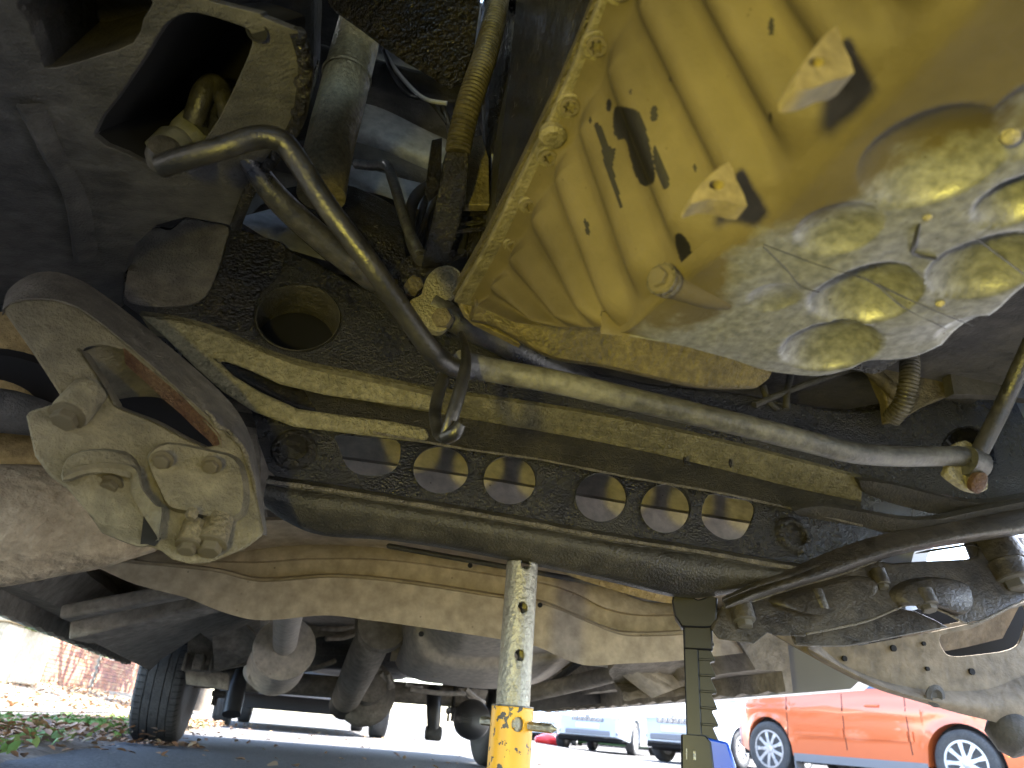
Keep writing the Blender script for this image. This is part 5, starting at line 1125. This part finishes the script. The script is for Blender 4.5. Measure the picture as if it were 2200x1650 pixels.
# ------------------------------------------------------------------ parked vehicles
def lerp_prof(P, x):
    for (a, b), (c, d) in zip(P, P[1:]):
        if a <= x <= c:
            t = (x - a) / (c - a); t = t * t * (3 - 2 * t) if abs(d - b) > .25 else t
            return b + (d - b) * t
    return P[0][1] if x < P[0][0] else P[-1][1]
def alloy_wheel(parent, c, side, R, Wd, label=None):
    w = tyre(parent, c, (0, 1, 0), R, Wd, name='wheel')
    if label: w['label'] = label
    vs, fs = [], []
    yo = side * Wd * .42
    rim = lathe('rim', [(R * .66, -Wd * .40 * side), (R * .68, Wd * .46 * side), (R * .62, Wd * .46 * side), (R * .58, Wd * .1 * side), (R * .2, Wd * .05 * side)], axm(c, (0, 1, 0)) if True else None, 'alloy', w, 40)
    lathe('hub_cap', [(R * .16, 0), (R * .15, Wd * .44 * side), (R * .08, Wd * .47 * side)], axm(c, (0, 1, 0)), 'alloy', w, 20)
    for k in range(9):
        a = 2 * math.pi * k / 9; d = Vector((math.cos(a), 0, math.sin(a))); p = Vector((-math.sin(a), 0, math.cos(a)))
        q = []
        for rr, hw, yy in ((.12, .075, .42), (.40, .055, .44), (.655, .085, .40)): q += [c + d * R * rr + p * R * hw + Vector((0, yy * Wd * side, 0)), c + d * R * rr - p * R * hw + Vector((0, yy * Wd * side, 0))]
        q += [v - Vector((0, .03 * side, 0)) for v in q]
        obj('spoke', q, [(0, 1, 3, 2), (2, 3, 5, 4), (6, 8, 9, 7), (8, 10, 11, 9), (0, 2, 8, 6), (2, 4, 10, 8), (1, 7, 9, 3), (3, 9, 11, 5), (0, 6, 7, 1), (4, 5, 11, 10)], 'alloy', w, 30, .004)
    return w
def car(name, label, cat, loc, rz, Ln, Wd, prof, wx, R, paint, sillz=.24, belt=.95, group=None, side_windows=(), screen=None, strip=None, doors=(), wheel_lab=True, flaps=False, arch=1.16):
    root = empty(name, label, cat, loc, (0, 0, rz), group=group)
    hL = Ln / 2
    xs = sorted(set([-hL, hL] + [-hL + Ln * i / 110 for i in range(111)] + [w + s * R * arch for w in wx for s in (-1, 1)] + [w + s * (R * arch + .002) for w in wx for s in (-1, 1)]))
    def hw(x): return Wd / 2 * (1 - .30 * abs(x / hL) ** 7 - .03 * abs(x / hL) ** 2)
    def zb(x):
        b = sillz + .08 * max(0, abs(x / hL) - .8) / .2
        for w in wx:
            d = abs(x - w)
            if d <= R * arch: b = max(b, R + math.sqrt(max(0, (R * arch) ** 2 - d * d)) * 1.0)
        return b
    def zt(x): return lerp_prof(prof, x)
    def yat(x, z):
        y = hw(x); t = (z - .62) / .5; y *= 1 - .045 * t * t
        if z > belt: y -= (z - belt) * .32
        y += .012 * math.exp(-((z - .80) / .03) ** 2)
        for w in wx:
            q = math.hypot(x - w, z - R) / R
            if arch <= q < arch + .25: y += .012 * (1 - (q - arch) / .25)
        return y
    K = 22; vs = []
    for x in xs:
        lo, hi = zb(x), zt(x)
        ring = [Vector((x, yat(x, lo + (hi - lo) * i / (K - 1)), lo + (hi - lo) * i / (K - 1))) for i in range(K)]
        for i, (s, dz) in enumerate(((.9, .012), (.5, .03), (0, .035))): ring.append(Vector((x, ring[K - 1].y * s, hi + dz)))
        full = ring + [Vector((v.x, -v.y, v.z)) for v in reversed(ring[:-1])]
        vs += full
    n = 2 * (K + 3) - 1; fs = []
    for j in range(len(xs) - 1):
        for i in range(n): fs.append((j * n + i, j * n + (i + 1) % n, (j + 1) * n + (i + 1) % n, (j + 1) * n + i))
    fs += [tuple(range(n)), tuple((len(xs) - 1) * n + i for i in range(n))]
    body = obj('body', vs, fs, paint, root, 40)
    def patch(nm, x0, x1, z0, z1, side, mat, off=.006, nx=14, nz=6, slant=0, lab=None, z1b=None):
        q = []
        for j in range(nz + 1):
            for i in range(nx + 1):
                x = x0 + (x1 - x0) * i / nx; zl = z0; zh = z1 + ((z1b - z1) * i / nx if z1b is not None else 0)
                z = zl + (zh - zl) * j / nz; q.append(Vector((x + slant * j / nz, side * (yat(x + slant * j / nz, z) + off), z)))
        m_ = len(q); q += [v - Vector((0, side * (off + .008), 0)) for v in q]; f = []
        for j in range(nz):
            for i in range(nx):
                a = j * (nx + 1) + i; f.append((a, a + 1, a + nx + 2, a + nx + 1))
        ring = list(range(nx + 1)) + [(j + 1) * (nx + 1) - 1 for j in range(1, nz + 1)] + [nz * (nx + 1) + i for i in range(nx - 1, -1, -1)] + [j * (nx + 1) for j in range(nz - 1, 0, -1)]
        for a, b in zip(ring, ring[1:] + ring[:1]): f.append((a, b, m_ + b, m_ + a))
        return obj(nm, q, f, mat, root, 40, 0, lab)
    for x0, x1, z0, z1, sl in side_windows:
        for s in (-1, 1): patch('side_window', x0, x1, z0, z1, s, 'glass', .004, slant=sl)
    for x in doors:
        for s in (-1, 1): patch('door_gap', x - .005, x + .005, sillz + .1, belt - .02, s, 'void_black', .0015, 1, 14)
    if strip:
        for s in (-1, 1):
            for a, b in zip([strip[0]] + [d for d in doors if strip[0] < d < strip[1]], [d for d in doors if strip[0] < d < strip[1]] + [strip[1]]):
                patch('rub_strip', a + .012, b - .012, strip[2], strip[3], s, paint, .018, 10, 3)
    for s in (-1, 1): patch('sill_trim', wx[0] + R * 1.2, wx[1] - R * 1.2, sillz - .06, sillz + .03, s, 'grey_trim', .004, 10, 2)
    for x in wx:
        box('wheel_well', (x - R * 1.3, -Wd * .42, R * .6), (x + R * 1.3, Wd * .42, R * 2.3), 'void_black', root, 0)
        for s in (-1, 1):
            alloy_wheel(root, Vector((x, s * (Wd / 2 - .12), R)), s, R, .19)
            if flaps: box('mud_flap', (x - R * 1.22, s * (Wd / 2 - .2), R * .3), (x - R * 1.18, s * (Wd / 2 - .02), R * .95), 'grey_trim', root, .004)
    box('floor_pan', (-hL * .92, -Wd * .4, sillz - .02), (hL * .92, Wd * .4, sillz + .1), 'void_black', root, .02)
    if screen:
        (xa, xb) = screen; q = []
        for j in range(9):
            x = xa + (xb - xa) * j / 8
            for i in range(9): q.append(Vector((x, (i / 4 - 1) * yat(x, zt(x)) * .86, zt(x) + .042 - .03 * abs(i / 4 - 1) ** 2)))
        f = [(j * 9 + i, j * 9 + i + 1, (j + 1) * 9 + i + 1, (j + 1) * 9 + i) for j in range(8) for i in range(8)]
        o = obj('windscreen', q, f, 'glass', root, 60)
    return root, patch, yat, zt
MPV = [(-2.1, .75), (-1.95, 1.15), (-1.6, 1.62), (-.2, 1.68), (.55, 1.52), (1.3, 1.02), (1.9, .86), (2.1, .66)]
MPV2 = [(-1.95, .75), (-1.85, 1.15), (-1.5, 1.62), (-.2, 1.68), (.55, 1.52), (1.25, 1.06), (1.8, .92), (1.95, .62)]
VANP = [(-2.6, 1.9), (-2.5, 2.15), (1.0, 2.2), (1.35, 2.0), (2.0, 1.25), (2.45, 1.05), (2.6, .8)]
HATCH = [(-1.95, .7), (-1.85, 1.1), (-1.5, 1.42), (-.3, 1.46), (.5, 1.28), (1.05, .95), (1.75, .80), (1.95, .6)]
# red people carrier: front wheel seen at the left, tail to the right
Rr = .325
a = DP(1668, 1611, Rr * F / 54); b = DP(2075, 1642, Rr * F / 67.5)
ang = math.atan2(a.y - b.y, a.x - b.x); mid = (a + b) / 2; side = Vector((-math.sin(ang), math.cos(ang), 0))
wb = 2.5; inward = side * (.83 if side.dot(-mid) < 0 else -.83)
ctr = mid + inward; rz_ = road_z(ctr.x, ctr.y)
rc, rpatch, ry, rzt = car('red_car', 'red people carrier parked across the road with silver multi-spoke wheels', 'car', (ctr.x, ctr.y, rz_), ang, 3.9, 1.80, MPV2, (-1.2, 1.26), Rr, 'red_paint', .27, 1.0,
    side_windows=((-1.75, -1.0, 1.04, 1.50, .05), (-.95, .05, 1.04, 1.55, .05), (.12, .85, 1.04, 1.45, -.35)), screen=(1.25, .62), strip=(-.72, .72, .50, .60), doors=(-.66, .12, .92), flaps=True)
for s in (-1, 1):
    rpatch('headlamp', 1.66, 1.9, .72, .86, s, 'lamp_clear', .006, 8, 4); rpatch('tail_lamp', -1.9, -1.8, .9, 1.1, s, 'lamp_red', .006, 6, 4)
    box('door_handle', (-.35, s * .90 - .02, .84), (-.18, s * .90 + .02, .87), 'red_paint', rc, .008)
# white people carrier facing the camera, and pale hatchback next to it
def face_car(c, Ln, Wd, mat_grille='grey_trim'):
    x = Ln / 2
    for s in (-1, 1):
        box('headlamp', (x - .16, s * Wd * .30 - .18, .66), (x - .04, s * Wd * .30 + .16, .80), 'lamp_clear', c, .03)
        box('fog_lamp', (x - .10, s * Wd * .30 - .10, .36), (x - .015, s * Wd * .30 + .12, .43), 'grey_trim', c, .02)
    box('upper_grille', (x - .08, -.36, .60), (x + .012, .36, .70), mat_grille, c, .02)
    for k in range(6): box('grille_slat', (x + .008, -.33 + k * .11, .61), (x + .018, -.25 + k * .11, .69), 'chrome', c, .004)
    box('lower_grille', (x - .08, -.5, .34), (x + .012, .5, .44), mat_grille, c, .02)
    box('number_plate', (x + .004, -.26, .47), (x + .02, .26, .57), 'white_paint', c, .004)
    box('emblem', (x + .010, -.06, .66), (x + .026, .06, .74), 'chrome', c, .012)
def gpos(px, py, dep): 
    p = DP(px, py, dep); return Vector((p.x, p.y, road_z(p.x, p.y)))
p1 = gpos(1320, 1590, 15.0)
wa = math.atan2(-1, -.42)
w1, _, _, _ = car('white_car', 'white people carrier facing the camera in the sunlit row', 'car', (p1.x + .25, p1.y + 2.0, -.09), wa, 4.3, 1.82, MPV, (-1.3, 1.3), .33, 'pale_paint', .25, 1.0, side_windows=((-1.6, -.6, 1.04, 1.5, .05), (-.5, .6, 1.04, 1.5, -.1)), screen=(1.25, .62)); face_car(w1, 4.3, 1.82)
p2 = gpos(1490, 1590, 12.2)
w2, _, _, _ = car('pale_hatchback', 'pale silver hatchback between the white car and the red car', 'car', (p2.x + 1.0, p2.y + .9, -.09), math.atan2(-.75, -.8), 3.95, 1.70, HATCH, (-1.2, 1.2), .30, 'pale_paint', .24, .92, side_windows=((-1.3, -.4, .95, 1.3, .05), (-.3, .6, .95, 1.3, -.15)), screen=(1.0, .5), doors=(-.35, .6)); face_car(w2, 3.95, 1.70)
p3 = gpos(1180, 1578, 24)
w3, _, _, _ = car('silver_estate', 'silver blue car far behind the yellow stand', 'car', (p3.x + .4, p3.y + 1.5, -.09), math.atan2(-1, -.2), 4.3, 1.75, HATCH, (-1.3, 1.3), .31, 'silver_paint', .24, .92, screen=(1.0, .5)); face_car(w3, 4.3, 1.75)
p4 = gpos(1190, 1583, 17)
w4 = empty('red_bundle', 'small bright red object on the road far behind the yellow stand', 'bundle', (p4.x - .1, p4.y, -.09))
def lump(name, c, r, mat, parent):
    vs, fs = [], []
    for j in range(9):
        for i in range(16):
            a = 2 * math.pi * i / 16; e = math.pi * j / 8; d = Vector((math.cos(a) * math.sin(e), math.sin(a) * math.sin(e), math.cos(e)))
            k = 1 + .22 * noise.noise(d * 1.8 + c); vs.append(c + Vector((d.x * r[0] * k, d.y * r[1] * k, d.z * r[2] * k)))
    fs = [(j * 16 + i, j * 16 + (i + 1) % 16, (j + 1) * 16 + (i + 1) % 16, (j + 1) * 16 + i) for j in range(8) for i in range(16)]
    return obj(name, vs, fs, mat, parent, 60)
lump('wrap', Vector((0, 0, .15)), (.36, .2, .15), 'lamp_red', w4); lump('flap', Vector((.22, -.08, .22)), (.14, .1, .1), 'white_paint', w4)
# van parked behind
pv = VM @ Vector((0.02, 11.0, 0))
pb, _, _, _ = car('parked_van', 'dark van parked close behind, only tyres and underside showing', 'van', (pv.x, pv.y, 0), math.atan2(-VA.y, -VA.x), 5.2, 1.98, VANP, (-1.75, 1.75), .34, 'dark_paint', .36, 1.2, screen=(2.0, 1.3)); face_car(pb, 5.2, 1.98)
for x in (-1.75, 1.75): tube('axle', [Vector((x, -.75, .33)), Vector((x, .75, .33))], .05, 'underbody_dark', pb, 12, 2)
tube('exhaust', [Vector((2.0, .3, .27)), Vector((0, .32, .25)), Vector((-2, .35, .27))], .04, 'underbody_grey', pb, 12, 4)

# ------------------------------------------------------------------ left background: walls, plants
def wall_run(name, label, w, l0, l1, h0, h1, brick_rows=True, tone=0):
    """brick garden wall along the bank; each brick its own piece"""
    z0 = bank_z(w, l0) - .05
    root = empty(name, label, 'wall', VM @ Vector((w, l0, 0))); root.rotation_euler = (0, 0, math.atan2(VA.y, VA.x)); root.location.z = z0
    L_ = l1 - l0; obj_core = box('mortar_core', (0, -.1, 0), (L_, .0, h0), 'mortar', root, .005)
    vs, fs = boxm((0, -.006, 0), (.215, .022, .065)); bm_ = []
    for t in range(5):
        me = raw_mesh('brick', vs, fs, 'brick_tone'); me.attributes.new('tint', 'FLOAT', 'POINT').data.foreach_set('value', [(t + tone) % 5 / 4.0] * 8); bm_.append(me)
    extra = []; n = 0; rows = int(h0 / .075); cols = int(L_ / .225)
    for r in range(rows):
        for c in range(cols):
            x = c * .225 + (.11 if r % 2 else 0)
            if x + .215 > L_: continue
            if n >= 290: extra.append((x, r)); continue
            o = inst('brick', random.choice(bm_), Matrix.Translation((x, -.101 - .018, r * .075 + .005 + random.uniform(-.002, .002))), root); n += 1
    if extra:
        ev, ef_ = [], []
        for x, r in extra:
            k = len(ev); ev += [v + Vector((x, -.119, r * .075 + .005)) for v in vs]; ef_ += [tuple(k + i for i in f) for f in fs]
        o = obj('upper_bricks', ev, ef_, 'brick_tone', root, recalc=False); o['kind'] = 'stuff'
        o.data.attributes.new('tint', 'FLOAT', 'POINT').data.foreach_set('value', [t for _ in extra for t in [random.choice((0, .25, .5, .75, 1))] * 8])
    box('coping', (-.02, -.14, h0), (L_ + .02, .04, h0 + .06), 'kerb_stone', root, .01)
    return root
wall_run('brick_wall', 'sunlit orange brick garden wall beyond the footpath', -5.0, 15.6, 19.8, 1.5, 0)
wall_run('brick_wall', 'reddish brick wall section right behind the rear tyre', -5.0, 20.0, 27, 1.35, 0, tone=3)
c_ = VM @ Vector((-4.9, 15.0, 0)); zb_ = bank_z(-4.9, 11)
gp = empty('gate_pillar', 'bright cream stone pillar at the end of the brick wall', 'pillar', (c_.x, c_.y, zb_ - .05), (0, 0, math.atan2(VA.y, VA.x)))
box('shaft', (-.3, -.25, 0), (.45, .25, 1.3), 'stone_cream', gp, .03); box('cap', (-.36, -.3, 1.3), (.51, .3, 1.42), 'stone_cream', gp, .03)
def strap_plant(name, label, loc, n, ln, mat, tints=True, spread=1.0):
    root = empty(name, label, 'plant', loc); vs, fs, tint = [], [], []
    for k in range(n):
        a = random.uniform(0, 6.28); d = Vector((math.cos(a), math.sin(a), 0)); s = Vector((-d.y, d.x, 0)); L_ = ln * random.uniform(.6, 1.1); w = .03 * ln; e = random.uniform(.5, 1.3); t = random.random(); b = len(vs); o = Vector((random.gauss(0, .12), random.gauss(0, .12), 0)) * ln
        for i in range(7):
            q = i / 6; p = o + d * L_ * q * spread * .6 + Vector((0, 0, L_ * (e * q - .75 * q * q * e)))
            wd = w * (1 - q ** 2) + .002; vs += [p + s * wd, p - s * wd]; tint += [t, t]
        fs += [(b + 2 * i, b + 2 * i + 1, b + 2 * i + 3, b + 2 * i + 2) for i in range(6)]
    o = obj('leaves', vs, fs, mat, root, 60, recalc=False); o['kind'] = 'stuff'
    o.data.attributes.new('tint', 'FLOAT', 'POINT').data.foreach_set('value', tint)
    lathe('stem', [(.03 * ln, 0), (.03 * ln, .1 * ln), (.01, .25 * ln)], Matrix.Identity(4), 'soil', root, 8)
    return root
c_ = VM @ Vector((-4.6, 13.3, 0)); strap_plant('strap_plant', 'bright green strap-leaved plant at the left edge above the wall', (c_.x, c_.y, bank_z(-4.6, 9.6) + .75), 220, 1.3, 'strap_leaf')
c2_ = VM @ Vector((-4.7, 13.1, 0)); rz0 = bank_z(-4.7, 9)
pl = empty('planter', 'pale stone planter below the strap-leaved plant', 'planter', (c2_.x, c2_.y, rz0 - .05), (0, 0, math.atan2(VA.y, VA.x)))
box('trough', (-.8, -.35, 0), (1.2, .45, .8), 'stone_cream', pl, .03); box('lip', (-.85, -.4, .8), (1.25, .5, .87), 'stone_cream', pl, .02)
# far side: hedge and houses close the street
def hedge(name, label, loc, rz, Ln, dp, ht, n):
    sp = []
    root = empty(name, label, 'hedge', loc, (0, 0, rz))
    for i in range(n):
        x = random.uniform(0, Ln); y = random.uniform(-dp, dp) / 2; z = ht * random.random() ** .6
        if noise.noise(Vector((x * .8, y * 2, z * 1.2))) < -.25: continue
        sp.append((x, y, z * (1 + .15 * noise.noise(Vector((x * .7, 0, 0))))))
    o = leaf_mass('foliage', 'hedge_leaf', sp, None, None, root, (.12, .22), up=True)
    box('stems', (.1, -dp * .3, 0), (Ln - .1, dp * .3, ht * .75), 'hedge_leaf', root, .05).data.attributes.new('tint', 'FLOAT', 'POINT')
    return root
hedge('hedge', 'dark green clipped hedge behind the parked cars', (-1, 30, 0), rad(-12), 26, 1.4, 2.2, 9000)
def house(loc, rz, label, n):
    root = empty('house', label, 'house', loc, (0, 0, rz))
    box('wall', (0, 0, 0), (n * 4.0, 7, 5.6), 'render_wall', root, .02)
    vs, fs = solid([[(-.4, 5.6), (7.4, 5.6), (3.5, 8.4)]], lambda y, z: Vector((-.3, y, z)), (n * 4.0 + .6, 0, 0)); obj('roof', vs, fs, 'roof_tile', root, 30)
    for i in range(n):
        for z in (.9, 3.5):
            f_ = box('window', (i * 4 + .8, -.06, z), (i * 4 + 2.5, .05, z + 1.3), 'white_paint', root, .02); box('pane', (i * 4 + .9, -.08, z + .1), (i * 4 + 1.6, -.062, z + 1.2), 'glass', f_, 0); box('pane', (i * 4 + 1.7, -.08, z + .1), (i * 4 + 2.4, -.062, z + 1.2), 'glass', f_, 0)
        box('door', (i * 4 + 2.9, -.06, 0), (i * 4 + 3.75, .05, 2.05), 'lamp_red', root, .02)
house((2, 36, 0), rad(-10), 'long pinkish rendered terrace house beyond the hedge', 5)

def tree(label, w, l, ht, cr, n):
    x, y = vw(w, l); root = empty('street_tree', label, 'tree', (x, y, bank_z(w, l) - .03), group='trees on the bank')
    tube('trunk', [Vector((0, 0, 0)), Vector((.05, .05, 1.2)), Vector((-.05, .1, 2.6)), Vector((.1, 0, ht * .75))], [.2, .15, .12, .05], 'bark', root, 14, 5)
    for k in range(6):
        a = k * 1.05 + .3; tube('limb', [Vector((0, .05, 2.2 + .2 * k)), Vector((math.cos(a) * cr * .3, math.sin(a) * cr * .3, ht * .62)), Vector((math.cos(a) * cr * .75, math.sin(a) * cr * .75, ht * .8))], [.07, .05, .02], 'bark', root, 8, 4)
    sp = []
    cl = [(random.uniform(-1, 1), random.uniform(-1, 1), random.uniform(-.6, .6)) for _ in range(60)]
    cl = [c for c in cl if c[0] ** 2 + c[1] ** 2 < 1]
    while len(sp) < n:
        c = random.choice(cl); sp.append((c[0] * cr + random.gauss(0, .42), c[1] * cr + random.gauss(0, .42), ht + c[2] * cr * .5 + random.gauss(0, .35)))
    o = leaf_mass('crown', 'tree_leaf', sp, None, None, root, (.12, .26))
    return root
tree('street tree on the bank hidden behind the left rear tyre', -2.95, 18.0, 5.4, 4.6, 7000)
tree('street tree farther along the bank hidden behind the rear axle', -2.95, 24.0, 5.6, 4.8, 7000)
